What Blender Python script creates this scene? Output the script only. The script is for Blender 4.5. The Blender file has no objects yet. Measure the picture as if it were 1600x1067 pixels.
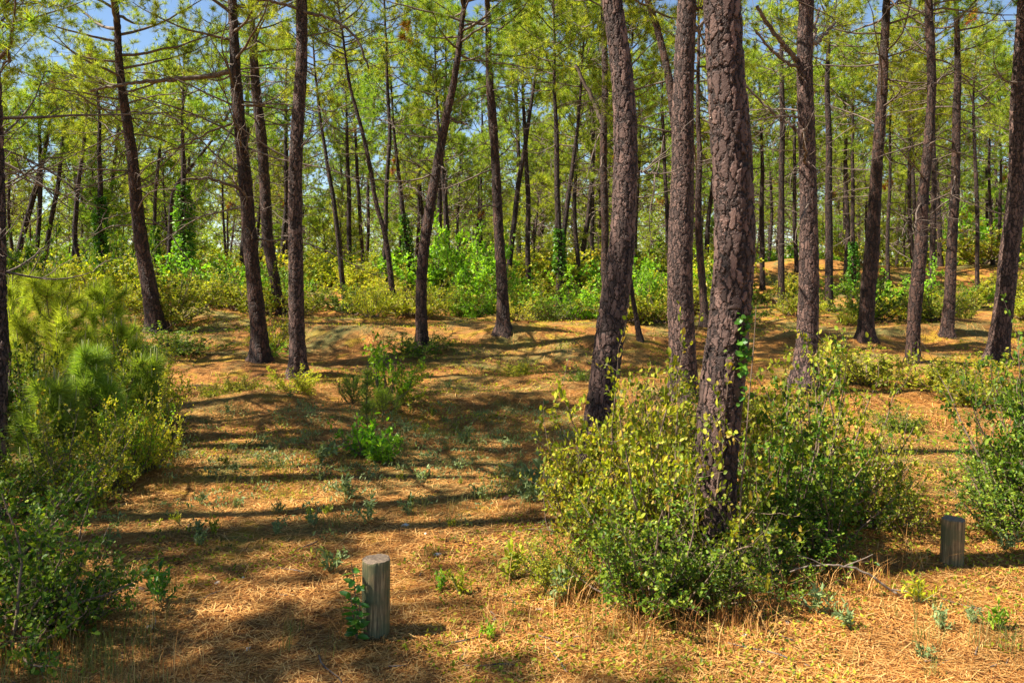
import bpy, math, random
import numpy as np
from mathutils import Vector

# ------------------------------------------------------------------ camera, world, sun
F = 1250.0; HZ = 430.0; ZC = 2.0           # focal length in photo pixels, horizon row, eye height
scene = bpy.context.scene
C = scene.collection
cam_d = bpy.data.cameras.new("camera"); cam = bpy.data.objects.new("camera", cam_d); C.objects.link(cam)
cam.location = (0, 0, ZC); cam.rotation_euler = (math.radians(90), 0, 0)
cam_d.sensor_width = 36; cam_d.lens = 36 * F / 1600; cam_d.shift_y = -(533.5 - HZ) / 1600
cam_d.clip_start = 0.05; cam_d.clip_end = 3000
scene.camera = cam
SUN_E = math.radians(52); SUN_A = math.radians(7)
S = Vector((-math.cos(SUN_E) * math.cos(SUN_A), -math.cos(SUN_E) * math.sin(SUN_A), math.sin(SUN_E)))
w = bpy.data.worlds.new("World"); scene.world = w; w.use_nodes = True
nt = w.node_tree; nt.nodes.clear()
out = nt.nodes.new('ShaderNodeOutputWorld'); bg = nt.nodes.new('ShaderNodeBackground'); sk = nt.nodes.new('ShaderNodeTexSky')
sk.sky_type = 'NISHITA'; sk.sun_disc = False; sk.sun_elevation = SUN_E; sk.sun_rotation = math.atan2(S.x, S.y) % (2 * math.pi)
sk.air_density = 1.0; sk.dust_density = 0.0; sk.ozone_density = 3.0
bg.inputs['Strength'].default_value = 0.06
nt.links.new(sk.outputs[0], bg.inputs[0]); nt.links.new(bg.outputs[0], out.inputs[0])
sl = bpy.data.lights.new("sun", 'SUN'); sl.energy = 5.0; sl.angle = math.radians(0.53); sl.color = (1.0, 0.93, 0.80)
so = bpy.data.objects.new("sun", sl); C.objects.link(so); so.rotation_euler = S.to_track_quat('Z', 'Y').to_euler()
vs = scene.view_settings; vs.view_transform = 'Standard'; vs.look = 'None'; vs.exposure = 1.55; vs.gamma = 1.0; vs.use_curve_mapping = False

R0 = np.random.default_rng(7)

# ------------------------------------------------------------------ terrain height
_lat = np.random.default_rng(11).random((256, 256))
def vnoise(x, y):
    x = np.asarray(x, float); y = np.asarray(y, float)
    xi = np.floor(x).astype(int); yi = np.floor(y).astype(int); fx = x - xi; fy = y - yi
    fx = fx * fx * (3 - 2 * fx); fy = fy * fy * (3 - 2 * fy)
    g = lambda a, b: _lat[a % 256, b % 256]
    return (g(xi, yi) * (1 - fx) + g(xi + 1, yi) * fx) * (1 - fy) + (g(xi, yi + 1) * (1 - fx) + g(xi + 1, yi + 1) * fx) * fy - 0.5
PD = [-40, 0, 7, 11, 14, 17, 19, 21, 24, 30, 40, 60, 120, 400]
PZ = [0, 0, 0, 0.03, 0.10, 0.34, 0.55, 0.72, 0.80, 0.90, 1.25, 1.6, 1.7, 1.7]
MOUNDS = [(15.5, 41, 1.45, 6.5, 2.6), (27, 40, 1.3, 5, 3), (-13, 24, 0.35, 5, 2.5), (-4.5, 30, 0.7, 4, 2),
          (0.4, 18.6, 0.26, 1.4, 0.7), (2.6, 17.9, 0.22, 1.2, 0.6), (-3.9, 19.0, 0.24, 2.2, 0.7), (7.0, 18.2, 0.24, 1.5, 0.7), (10.5, 19.5, 0.2, 2.0, 0.8)]
def gz(x, y):
    x = np.asarray(x, float); y = np.asarray(y, float)
    z = np.interp(y, PD, PZ)
    for mx, my, h, sx, sy in MOUNDS:
        z = z + h * np.exp(-((x - mx) / sx) ** 2 - ((y - my) / sy) ** 2)
    a = np.clip((y - 5) / 5, 0.25, 1.0)
    z = z + a * (0.24 * vnoise(x / 3.1 + 9, y / 2.3) + 0.15 * (1 + .5 * np.clip((y - 10) / 4, 0, 1)) * vnoise(x / 1.3, y / 0.8 + 4) + 0.06 * vnoise(x / 0.55, y / 0.38))
    z = z + 0.025 * vnoise(x / 0.22, y / 0.2) * a
    z = z + np.clip((y - 25) / 40, 0, 1) * 0.9 * vnoise(x / 11, y / 13)
    return z
def g1(x, y): return float(gz(x, y))
def hit(px, py):
    for d in np.arange(3.2, 60, 0.02):
        if ZC - (py - HZ) * d / F <= g1((px - 800) * d / F, d): return float(d)
    return 60.0
def at(px, py, d): return ((px - 800) * d / F, d, ZC - (py - HZ) * d / F)

# ------------------------------------------------------------------ mesh helpers
def mesh_np(name, V, quads=None, tris=None, mat=None, smooth=False, mi=None):
    me = bpy.data.meshes.new(name)
    V = np.asarray(V, np.float32).reshape(-1, 3)
    q = np.zeros((0, 4), np.int32) if quads is None or len(quads) == 0 else np.asarray(quads, np.int32)
    t = np.zeros((0, 3), np.int32) if tris is None or len(tris) == 0 else np.asarray(tris, np.int32)
    me.vertices.add(len(V)); me.vertices.foreach_set('co', V.ravel())
    loops = np.concatenate([q.ravel(), t.ravel()]); me.loops.add(len(loops)); me.loops.foreach_set('vertex_index', loops)
    tot = np.concatenate([np.full(len(q), 4), np.full(len(t), 3)]).astype(np.int32)
    st = np.concatenate([[0], np.cumsum(tot)[:-1]]).astype(np.int32)
    me.polygons.add(len(tot)); me.polygons.foreach_set('loop_start', st); me.polygons.foreach_set('loop_total', tot)
    me.polygons.foreach_set('use_smooth', np.full(len(tot), smooth, dtype=bool))
    for mm in (mat if isinstance(mat, (list, tuple)) else [mat]):
        if mm: me.materials.append(mm)
    if mi is not None: me.polygons.foreach_set('material_index', np.asarray(mi, np.int32))
    me.update(calc_edges=True)
    return me
class MB:
    def __init__(s): s.V = []; s.Q = []; s.T = []; s.n = 0; s.q = []; s.t = []; s.m = 0
    def add(s, V, Q=None, T=None):
        V = np.asarray(V, float).reshape(-1, 3); s.V.append(V)
        if Q is not None and len(Q): s.Q.append(np.asarray(Q) + s.n); s.q += [s.m] * len(Q)
        if T is not None and len(T): s.T.append(np.asarray(T) + s.n); s.t += [s.m] * len(T)
        s.n += len(V)
    def mesh(s, name, mat, smooth=False):
        V = np.concatenate(s.V) if s.V else np.zeros((0, 3))
        return mesh_np(name, V, np.concatenate(s.Q) if s.Q else None, np.concatenate(s.T) if s.T else None, mat, smooth, s.q + s.t if isinstance(mat, (list, tuple)) else None)
def norm(a): return a / (np.linalg.norm(a, axis=-1, keepdims=True) + 1e-9)
def rings(P, r, n, wob=None, cap=True):
    P = np.asarray(P, float); r = np.asarray(r, float); m = len(P)
    T = norm(np.gradient(P, axis=0))
    ref = np.where(np.abs(T[:, 2:3]) > 0.8, np.array([[1.0, 0, 0]]), np.array([[0, 0, 1.0]])) if np.abs(T[:, 2]).mean() < 0.8 else np.tile([[1.0, 0, 0]], (m, 1))
    if np.abs(T[:, 2]).mean() < 0.8: ref = np.tile([[0, 0, 1.0]], (m, 1)) + 0.001 * np.array([[1, .3, 0]])
    A = norm(np.cross(ref, T)); B = np.cross(T, A)
    th = np.linspace(0, 2 * np.pi, n, endpoint=False)
    rr = r[:, None] * (np.ones((m, n)) if wob is None else wob)
    V = P[:, None, :] + rr[..., None] * (np.cos(th)[None, :, None] * A[:, None, :] + np.sin(th)[None, :, None] * B[:, None, :])
    i = np.arange(m - 1)[:, None] * n; j = np.arange(n)[None, :]; k = (j + 1) % n
    Q = np.stack([i + j, i + k, i + n + k, i + n + j], -1).reshape(-1, 4)
    V = V.reshape(-1, 3)
    if cap:
        V = np.vstack([V, P[-1:], P[:1]])
        jj = np.arange(n); kk = (jj + 1) % n; b = (m - 1) * n
        Tt = np.vstack([np.stack([b + jj, b + kk, np.full(n, m * n)], -1), np.stack([kk, jj, np.full(n, m * n + 1)], -1)])
        return V, Q, Tt
    return V, Q, None
def tag(o, label=None, cat=None, group=None, kind=None):
    if label: o['label'] = label
    if cat: o['category'] = cat
    if group: o['group'] = group
    if kind: o['kind'] = kind
    return o
def obj(name, me, parent=None, loc=(0, 0, 0)):
    o = bpy.data.objects.new(name, me); C.objects.link(o); o.parent = parent; o.location = loc
    return o
def empty(name, loc): 
    o = bpy.data.objects.new(name, None); C.objects.link(o); o.location = loc; o.empty_display_size = 0.2; return o
def copy_tree(o, parent=None):
    c = o.copy(); C.objects.link(c); c.parent = parent
    for ch in [x for x in KIDS.get(o.name, [])]:
        copy_tree(ch, c)
    return c
KIDS = {}
def part(name, me, parent):
    o = obj(name, me, parent); KIDS.setdefault(parent.name, []).append(o); return o

# ------------------------------------------------------------------ materials
def newmat(name):
    m = bpy.data.materials.new(name); m.use_nodes = True; t = m.node_tree; t.nodes.clear()
    o = t.nodes.new('ShaderNodeOutputMaterial'); return m, t, o
def N(t, ty, **kw):
    n = t.nodes.new(ty)
    for k, v in kw.items():
        if k.startswith('i_'): n.inputs[k[2:].replace('_', ' ')].default_value = v
        else: setattr(n, k, v)
    return n
def ramp(t, stops, fac=None, interp='LINEAR'):
    r = t.nodes.new('ShaderNodeValToRGB'); e = r.color_ramp.elements; r.color_ramp.interpolation = interp
    while len(e) < len(stops): e.new(0.5)
    for i, (p, c) in enumerate(stops): e[i].position = p; e[i].color = (*c, 1) if len(c) == 3 else c
    if fac is not None: t.links.new(fac, r.inputs[0])
    return r
def leaf_mat(name, cols, trans=0.35, rough=0.5, spec=0.4, hue=0.03):
    m, t, o = newmat(name)
    geo = N(t, 'ShaderNodeNewGeometry'); oi = N(t, 'ShaderNodeObjectInfo')
    r = ramp(t, [(i / (len(cols) - 1), c) for i, c in enumerate(cols)], geo.outputs['Random Per Island'])
    hs = N(t, 'ShaderNodeHueSaturation')
    mr = N(t, 'ShaderNodeMapRange'); mr.inputs['To Min'].default_value = 0.5 - hue; mr.inputs['To Max'].default_value = 0.5 + hue
    t.links.new(oi.outputs['Random'], mr.inputs['Value']); t.links.new(mr.outputs[0], hs.inputs['Hue'])
    tc = N(t, 'ShaderNodeNewGeometry'); nz = N(t, 'ShaderNodeTexNoise', i_Scale=1.6, i_Detail=2.0)
    t.links.new(tc.outputs['Position'], nz.inputs['Vector'])
    mv = N(t, 'ShaderNodeMapRange'); mv.inputs['From Min'].default_value = .3; mv.inputs['From Max'].default_value = .7
    mv.inputs['To Min'].default_value = 0.68; mv.inputs['To Max'].default_value = 1.32
    t.links.new(nz.outputs[0], mv.inputs['Value']); t.links.new(mv.outputs[0], hs.inputs['Value'])
    t.links.new(r.outputs[0], hs.inputs['Color'])
    p = N(t, 'ShaderNodeBsdfPrincipled'); p.inputs['Roughness'].default_value = rough; p.inputs['Specular IOR Level'].default_value = spec
    tr = N(t, 'ShaderNodeBsdfTranslucent'); mx = N(t, 'ShaderNodeMixShader'); mx.inputs[0].default_value = trans
    br = N(t, 'ShaderNodeMix', data_type='RGBA', blend_type='MULTIPLY'); br.inputs[0].default_value = 1; br.inputs[7].default_value = (1.5, 1.5, 0.6, 1)
    t.links.new(hs.outputs[0], p.inputs['Base Color']); t.links.new(hs.outputs[0], br.inputs[6]); t.links.new(br.outputs[2], tr.inputs['Color'])
    t.links.new(p.outputs[0], mx.inputs[1]); t.links.new(tr.outputs[0], mx.inputs[2]); t.links.new(mx.outputs[0], o.inputs[0])
    return m
def bark_mat(name, scale, depth, plate, plate2, crack, zs=0.33, disp=True):
    m, t, o = newmat(name)
    tc = N(t, 'ShaderNodeTexCoord'); mp = N(t, 'ShaderNodeMapping'); mp.inputs['Scale'].default_value = (1, 1, zs)
    nz = N(t, 'ShaderNodeTexNoise', i_Scale=7.0, i_Detail=3.0)
    t.links.new(tc.outputs['Object'], nz.inputs['Vector'])
    nzb = N(t, 'ShaderNodeTexNoise', i_Scale=26.0, i_Detail=3.0); t.links.new(tc.outputs['Object'], nzb.inputs['Vector'])
    ad0 = N(t, 'ShaderNodeMix', data_type='RGBA', blend_type='ADD'); ad0.inputs[0].default_value = 0.045
    t.links.new(tc.outputs['Object'], ad0.inputs[6]); t.links.new(nzb.outputs['Color'], ad0.inputs[7])
    ad = N(t, 'ShaderNodeMix', data_type='RGBA', blend_type='ADD'); ad.inputs[0].default_value = 0.10
    t.links.new(ad0.outputs[2], ad.inputs[6]); t.links.new(nz.outputs['Color'], ad.inputs[7]); t.links.new(ad.outputs[2], mp.inputs['Vector'])
    v = N(t, 'ShaderNodeTexVoronoi', feature='DISTANCE_TO_EDGE', i_Scale=scale); t.links.new(mp.outputs[0], v.inputs['Vector'])
    v2 = N(t, 'ShaderNodeTexVoronoi', feature='F1', i_Scale=scale); t.links.new(mp.outputs[0], v2.inputs['Vector'])
    n2 = N(t, 'ShaderNodeTexNoise', i_Scale=45.0, i_Detail=6.0, i_Roughness=0.7); t.links.new(mp.outputs[0], n2.inputs['Vector'])
    wd_ = N(t, 'ShaderNodeMapRange'); wd_.inputs['From Min'].default_value = .35; wd_.inputs['From Max'].default_value = .65; wd_.inputs['To Min'].default_value = .6; wd_.inputs['To Max'].default_value = 2.4
    t.links.new(nzb.outputs[0], wd_.inputs['Value'])
    vd = N(t, 'ShaderNodeMath', operation='MULTIPLY'); t.links.new(v.outputs['Distance'], vd.inputs[0]); t.links.new(wd_.outputs[0], vd.inputs[1])
    edge = ramp(t, [(0.0, (0, 0, 0)), (0.07, (.25, .25, .25)), (0.17, (.85, .85, .85)), (0.30, (1, 1, 1))], vd.outputs[0])
    cell = N(t, 'ShaderNodeSeparateColor'); t.links.new(v2.outputs['Color'], cell.inputs[0])
    pc = ramp(t, [(0, plate), (1, plate2)], cell.outputs[0])
    nm = N(t, 'ShaderNodeMix', data_type='RGBA', blend_type='MULTIPLY'); nm.inputs[0].default_value = 0.75
    nr = ramp(t, [(0.3, (.45, .42, .42)), (0.7, (1.35, 1.3, 1.25))], n2.outputs[0])
    t.links.new(pc.outputs[0], nm.inputs[6]); t.links.new(nr.outputs[0], nm.inputs[7])
    cm = N(t, 'ShaderNodeMix', data_type='RGBA'); cm.inputs[6].default_value = (*crack, 1)
    er = ramp(t, [(0.0, (0, 0, 0)), (0.08, (.35, .35, .35)), (0.24, (1, 1, 1))], vd.outputs[0])
    t.links.new(er.outputs[0], cm.inputs[0]); t.links.new(nm.outputs[2], cm.inputs[7])
    p = N(t, 'ShaderNodeBsdfPrincipled'); p.inputs['Roughness'].default_value = 0.75; p.inputs['Specular IOR Level'].default_value = 0.35
    t.links.new(cm.outputs[2], p.inputs['Base Color'])
    # height
    h1 = N(t, 'ShaderNodeMath', operation='MULTIPLY_ADD'); h1.inputs[1].default_value = 0.6
    t.links.new(cell.outputs[1], h1.inputs[0]); t.links.new(edge.outputs[0], h1.inputs[2])
    h2 = N(t, 'ShaderNodeMath', operation='MULTIPLY_ADD'); h2.inputs[1].default_value = 0.9
    t.links.new(n2.outputs[0], h2.inputs[0]); t.links.new(h1.outputs[0], h2.inputs[2])
    if disp:
        dp = N(t, 'ShaderNodeDisplacement'); dp.inputs['Midlevel'].default_value = 1.55; dp.inputs['Scale'].default_value = depth
        t.links.new(h2.outputs[0], dp.inputs['Height']); t.links.new(dp.outputs[0], o.inputs['Displacement']); m.displacement_method = 'BOTH'
    else:
        bp = N(t, 'ShaderNodeBump'); bp.inputs['Distance'].default_value = depth * 1.5; bp.inputs['Strength'].default_value = 1.0
        t.links.new(h2.outputs[0], bp.inputs['Height']); t.links.new(bp.outputs[0], p.inputs['Normal'])
    t.links.new(p.outputs[0], o.inputs[0])
    return m
def plain_mat(name, c1, c2, scale=30, rough=0.8, stretch=(1, 1, 1), bump=0.003):
    m, t, o = newmat(name)
    tc = N(t, 'ShaderNodeTexCoord'); mp = N(t, 'ShaderNodeMapping'); mp.inputs['Scale'].default_value = stretch
    t.links.new(tc.outputs['Object'], mp.inputs[0]); nz = N(t, 'ShaderNodeTexNoise', i_Scale=scale, i_Detail=5.0); t.links.new(mp.outputs[0], nz.inputs['Vector'])
    r = ramp(t, [(0.3, c1), (0.7, c2)], nz.outputs[0]); p = N(t, 'ShaderNodeBsdfPrincipled'); p.inputs['Roughness'].default_value = rough
    bp = N(t, 'ShaderNodeBump'); bp.inputs['Distance'].default_value = bump; t.links.new(nz.outputs[0], bp.inputs['Height']); t.links.new(bp.outputs[0], p.inputs['Normal'])
    t.links.new(r.outputs[0], p.inputs['Base Color']); t.links.new(p.outputs[0], o.inputs[0]); return m

M_BARK_NEAR = bark_mat('bark_near', 22, 0.014, (.042, .025, .021), (.185, .110, .088), (.008, .004, .003), 0.27)
M_BARK_MID = bark_mat('bark_mid', 16, 0.014, (.028, .015, .011), (.105, .052, .036), (.010, .005, .004), 0.27)
M_BARK_FAR = bark_mat('bark_far', 12, 0.02, (.028, .015, .011), (.09, .048, .034), (.014, .007, .005), 0.3, disp=False)
M_BRANCH = plain_mat('branch_bark', (.05, .032, .024), (.19, .135, .10), 22)
M_TWIG = plain_mat('twig_bark', (.09, .055, .035), (.22, .15, .10), 30)
M_NEEDLE = leaf_mat('pine_needles', [(.09, .16, .022), (.19, .28, .03), (.34, .41, .045), (.52, .52, .08)], 0.45, 0.6, 0.15, 0.028)
M_NEEDLE_Y = leaf_mat('young_pine_needles', [(.20, .28, .035), (.32, .40, .045), (.44, .50, .07)], 0.45, 0.5, 0.2, 0.01)
M_NEEDLE_D = leaf_mat('dark_pine_needles', [(.12, .20, .03), (.21, .31, .04), (.34, .42, .055)], 0.4, 0.5, 0.4, 0.01)
M_CANDLE = leaf_mat('pine_candle', [(.30, .28, .10), (.36, .34, .14)], 0.1)
M_RUST = leaf_mat('rust_needles', [(.30, .10, .02), (.40, .16, .03)], 0.35)
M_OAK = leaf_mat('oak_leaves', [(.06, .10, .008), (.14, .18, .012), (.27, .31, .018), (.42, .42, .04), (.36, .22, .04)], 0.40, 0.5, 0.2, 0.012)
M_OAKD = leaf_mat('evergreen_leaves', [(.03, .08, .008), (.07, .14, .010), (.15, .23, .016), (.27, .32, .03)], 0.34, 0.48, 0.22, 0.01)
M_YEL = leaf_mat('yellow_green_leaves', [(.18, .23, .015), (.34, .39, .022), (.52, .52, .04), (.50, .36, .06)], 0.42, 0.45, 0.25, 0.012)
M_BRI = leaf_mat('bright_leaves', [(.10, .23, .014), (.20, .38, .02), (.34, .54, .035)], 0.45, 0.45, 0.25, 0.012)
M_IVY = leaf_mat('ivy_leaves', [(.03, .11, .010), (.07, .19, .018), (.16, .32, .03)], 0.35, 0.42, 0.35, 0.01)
M_GREY = leaf_mat('grey_herb_leaves', [(.12, .17, .07), (.20, .26, .10), (.30, .35, .14)], 0.25, 0.6, 0.2, 0.01)
M_GRASS = leaf_mat('grass_blades', [(.10, .13, .03), (.17, .19, .045), (.30, .25, .09)], 0.35, 0.6, 0.2, 0.01)
M_LITTER = leaf_mat('fallen_needles', [(.11, .036, .011), (.31, .12, .026), (.49, .235, .06), (.66, .41, .15)], 0.1, 0.6, 0.25, 0.0)
M_CUTWOOD = plain_mat('cut_wood', (.11, .075, .05), (.24, .17, .11), 60, 0.85)
M_STONE = plain_mat('pale_stone', (.42, .38, .33), (.65, .62, .57), 40, 0.8)
M_CONE = plain_mat('pine_cone', (.07, .035, .02), (.2, .11, .06), 60, 0.8)

def post_mat():
    m, t, o = newmat('weathered_post')
    tc = N(t, 'ShaderNodeTexCoord'); mp = N(t, 'ShaderNodeMapping'); mp.inputs['Scale'].default_value = (1, 1, 0.045)
    t.links.new(tc.outputs['Object'], mp.inputs[0]); nz = N(t, 'ShaderNodeTexNoise', i_Scale=120.0, i_Detail=6.0, i_Roughness=.65); t.links.new(mp.outputs[0], nz.inputs['Vector'])
    r = ramp(t, [(0.32, (.03, .02, .010)), (0.5, (.18, .125, .055)), (0.66, (.40, .29, .14))], nz.outputs[0])
    n2 = N(t, 'ShaderNodeTexNoise', i_Scale=9.0, i_Detail=4.0); t.links.new(tc.outputs['Object'], n2.inputs['Vector'])
    r2 = ramp(t, [(0.40, (0, 0, 0)), (0.55, (1, 1, 1))], n2.outputs[0])
    mx = N(t, 'ShaderNodeMix', data_type='RGBA'); mx.inputs[7].default_value = (.075, .095, .04, 1)
    mm = N(t, 'ShaderNodeMath', operation='MULTIPLY'); mm.inputs[1].default_value = 0.7
    t.links.new(r2.outputs[0], mm.inputs[0]); t.links.new(mm.outputs[0], mx.inputs[0]); t.links.new(r.outputs[0], mx.inputs[6])
    p = N(t, 'ShaderNodeBsdfPrincipled'); p.inputs['Roughness'].default_value = 0.85
    bp = N(t, 'ShaderNodeBump'); bp.inputs['Distance'].default_value = 0.004; t.links.new(nz.outputs[0], bp.inputs['Height']); t.links.new(bp.outputs[0], p.inputs['Normal'])
    t.links.new(mx.outputs[2], p.inputs['Base Color']); t.links.new(p.outputs[0], o.inputs[0]); return m
M_POST = post_mat()

def ground_mat():
    m, t, o = newmat('forest_floor')
    tc = N(t, 'ShaderNodeNewGeometry'); P = tc.outputs['Position']
    def noise(s, d=5.0, r=.6, dist=0.0, sc=(1, 1, 1), off=0):
        mp = N(t, 'ShaderNodeMapping'); mp.inputs['Scale'].default_value = sc; mp.inputs['Location'].default_value = (off, off, 0); t.links.new(P, mp.inputs[0])
        n = N(t, 'ShaderNodeTexNoise', i_Scale=s, i_Detail=d, i_Roughness=r, i_Distortion=dist); t.links.new(mp.outputs[0], n.inputs['Vector']); return n.outputs[0]
    fib1 = noise(95, 3, .7, 1.5, (1, .18, 1)); fib2 = noise(95, 3, .7, 1.5, (.2, 1, 1), 5)
    mxf = N(t, 'ShaderNodeMath', operation='MAXIMUM'); t.links.new(fib1, mxf.inputs[0]); t.links.new(fib2, mxf.inputs[1])
    base = ramp(t, [(0.36, (.10, .040, .012)), (0.5, (.34, .145, .034)), (0.62, (.48, .235, .06)), (0.74, (.61, .37, .13))], mxf.outputs[0])
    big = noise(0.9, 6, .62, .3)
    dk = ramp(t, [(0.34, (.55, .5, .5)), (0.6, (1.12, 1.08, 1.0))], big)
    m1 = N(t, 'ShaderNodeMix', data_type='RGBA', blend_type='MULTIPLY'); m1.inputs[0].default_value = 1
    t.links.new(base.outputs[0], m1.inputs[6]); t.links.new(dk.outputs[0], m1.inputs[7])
    sp = noise(7, 6, .7, .5, (1, 1, 1), 13); spr = ramp(t, [(0.36, (.38, .34, .32)), (0.52, (1, 1, 1)), (0.7, (1.25, 1.2, 1.1))], sp)
    m1b = N(t, 'ShaderNodeMix', data_type='RGBA', blend_type='MULTIPLY'); m1b.inputs[0].default_value = 1
    t.links.new(m1.outputs[2], m1b.inputs[6]); t.links.new(spr.outputs[0], m1b.inputs[7]); m1 = m1b
    # yellow moss cushions
    mo = noise(1.5, 5, .6, .2, (1, 1, 1), 31); mor = ramp(t, [(0.53, (0, 0, 0)), (0.60, (.85, .85, .85))], mo)
    fm = noise(60, 4, .7, 0, (1, 1, 1), 3); mc = ramp(t, [(0.35, (.20, .12, .012)), (0.65, (.52, .33, .025))], fm)
    m2 = N(t, 'ShaderNodeMix', data_type='RGBA'); t.links.new(mor.outputs[0], m2.inputs[0]); t.links.new(m1.outputs[2], m2.inputs[6]); t.links.new(mc.outputs[0], m2.inputs[7])
    # thin green growth
    gr = noise(0.55, 6, .7, .4, (1, 1, 1), 71); grr = ramp(t, [(0.47, (0, 0, 0)), (0.60, (.8, .8, .8))], gr)
    gc = ramp(t, [(0.35, (.06, .06, .02)), (0.65, (.22, .23, .07))], fm)
    m3 = N(t, 'ShaderNodeMix', data_type='RGBA'); t.links.new(grr.outputs[0], m3.inputs[0]); t.links.new(m2.outputs[2], m3.inputs[6]); t.links.new(gc.outputs[0], m3.inputs[7])
    p = N(t, 'ShaderNodeBsdfPrincipled'); p.inputs['Roughness'].default_value = 0.9; p.inputs['Specular IOR Level'].default_value = 0.2
    t.links.new(m3.outputs[2], p.inputs['Base Color'])
    hh = N(t, 'ShaderNodeMath', operation='MULTIPLY_ADD'); hh.inputs[1].default_value = 0.5
    md = noise(14, 5, .65); t.links.new(mxf.outputs[0], hh.inputs[0]); t.links.new(md, hh.inputs[2])
    bp = N(t, 'ShaderNodeBump'); bp.inputs['Distance'].default_value = 0.05; bp.inputs['Strength'].default_value = 0.9
    t.links.new(hh.outputs[0], bp.inputs['Height']); t.links.new(bp.outputs[0], p.inputs['Normal']); t.links.new(p.outputs[0], o.inputs[0]); return m
M_GROUND = ground_mat()

# ------------------------------------------------------------------ ground
ys = np.concatenate([np.linspace(-60, 2.5, 14)[:-1], np.arange(2.5, 12, .045), np.arange(12, 24, .08), np.arange(24, 60, .4), np.geomspace(60, 900, 30)])
xs = np.concatenate([-np.geomspace(900, 16, 40), np.arange(-15.5, -7, .25), np.arange(-7, 7, .07), np.arange(7, 15.5, .25), np.geomspace(16, 900, 40)])
X, Y = np.meshgrid(xs, ys); Z = gz(X, Y)
n = len(xs); i = np.arange(len(ys) - 1)[:, None] * n; j = np.arange(n - 1)[None, :]
Q = np.stack([i + j, i + j + 1, i + n + j + 1, i + n + j], -1).reshape(-1, 4)
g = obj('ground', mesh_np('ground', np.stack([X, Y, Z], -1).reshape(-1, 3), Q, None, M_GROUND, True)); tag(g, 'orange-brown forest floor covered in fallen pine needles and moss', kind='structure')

# ------------------------------------------------------------------ foliage primitives
def unit(rng, n): return norm(rng.normal(size=(n, 3)))
def needles(mb, rng, P, D, k, ln, wd, spread=0.9, back=0.07):
    P = np.repeat(P, k, 0); D = np.repeat(D, k, 0); n = len(P)
    d = norm(D * 0.7 + unit(rng, n) * spread); b = P - D * (rng.random((n, 1)) * back)
    s = norm(np.cross(d, unit(rng, n))); L = ln * (0.7 + 0.5 * rng.random((n, 1)))
    V = np.stack([b - s * wd * .5, b + s * wd * .5, b + d * L], 1).reshape(-1, 3)
    mb.add(V, None, np.arange(3 * n).reshape(-1, 3))
def leaves(mb, rng, P, D, size, aspect=0.6, fold=0.25, vary=0.8, droop=0.0):
    n = len(P); d = norm(D + np.array([0, 0, -droop])); nrm = norm(unit(rng, n) * 0.8 + np.array([-.15, 0, .8]))
    s = norm(np.cross(d, nrm)); u = np.cross(s, d)
    L = size * (1 - vary / 2 + vary * rng.random((n, 1))); W = L * aspect * .5
    v = [P, P + d * L * .3 + s * W + u * W * fold, P + d * L * .72 + s * W * .8 + u * W * fold * .8, P + d * L,
         P + d * L * .72 - s * W * .8 + u * W * fold * .8, P + d * L * .3 - s * W + u * W * fold]
    V = np.stack(v, 1).reshape(-1, 3); b = (np.arange(n) * 6)[:, None]
    mb.add(V, np.concatenate([b + np.array([[0, 3, 2, 1]]), b + np.array([[0, 5, 4, 3]])]), None)
def curve(p0, d0, L, n, rng, up=0.0, wob=0.15):
    P = [np.array(p0, float)]; d = norm(np.array(d0, float)); st = L / (n - 1)
    for k in range(n - 1):
        d = norm(d + np.array([0, 0, up]) / n + rng.normal(size=3) * wob / math.sqrt(n)); P.append(P[-1] + d * st)
    return np.array(P)

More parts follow.
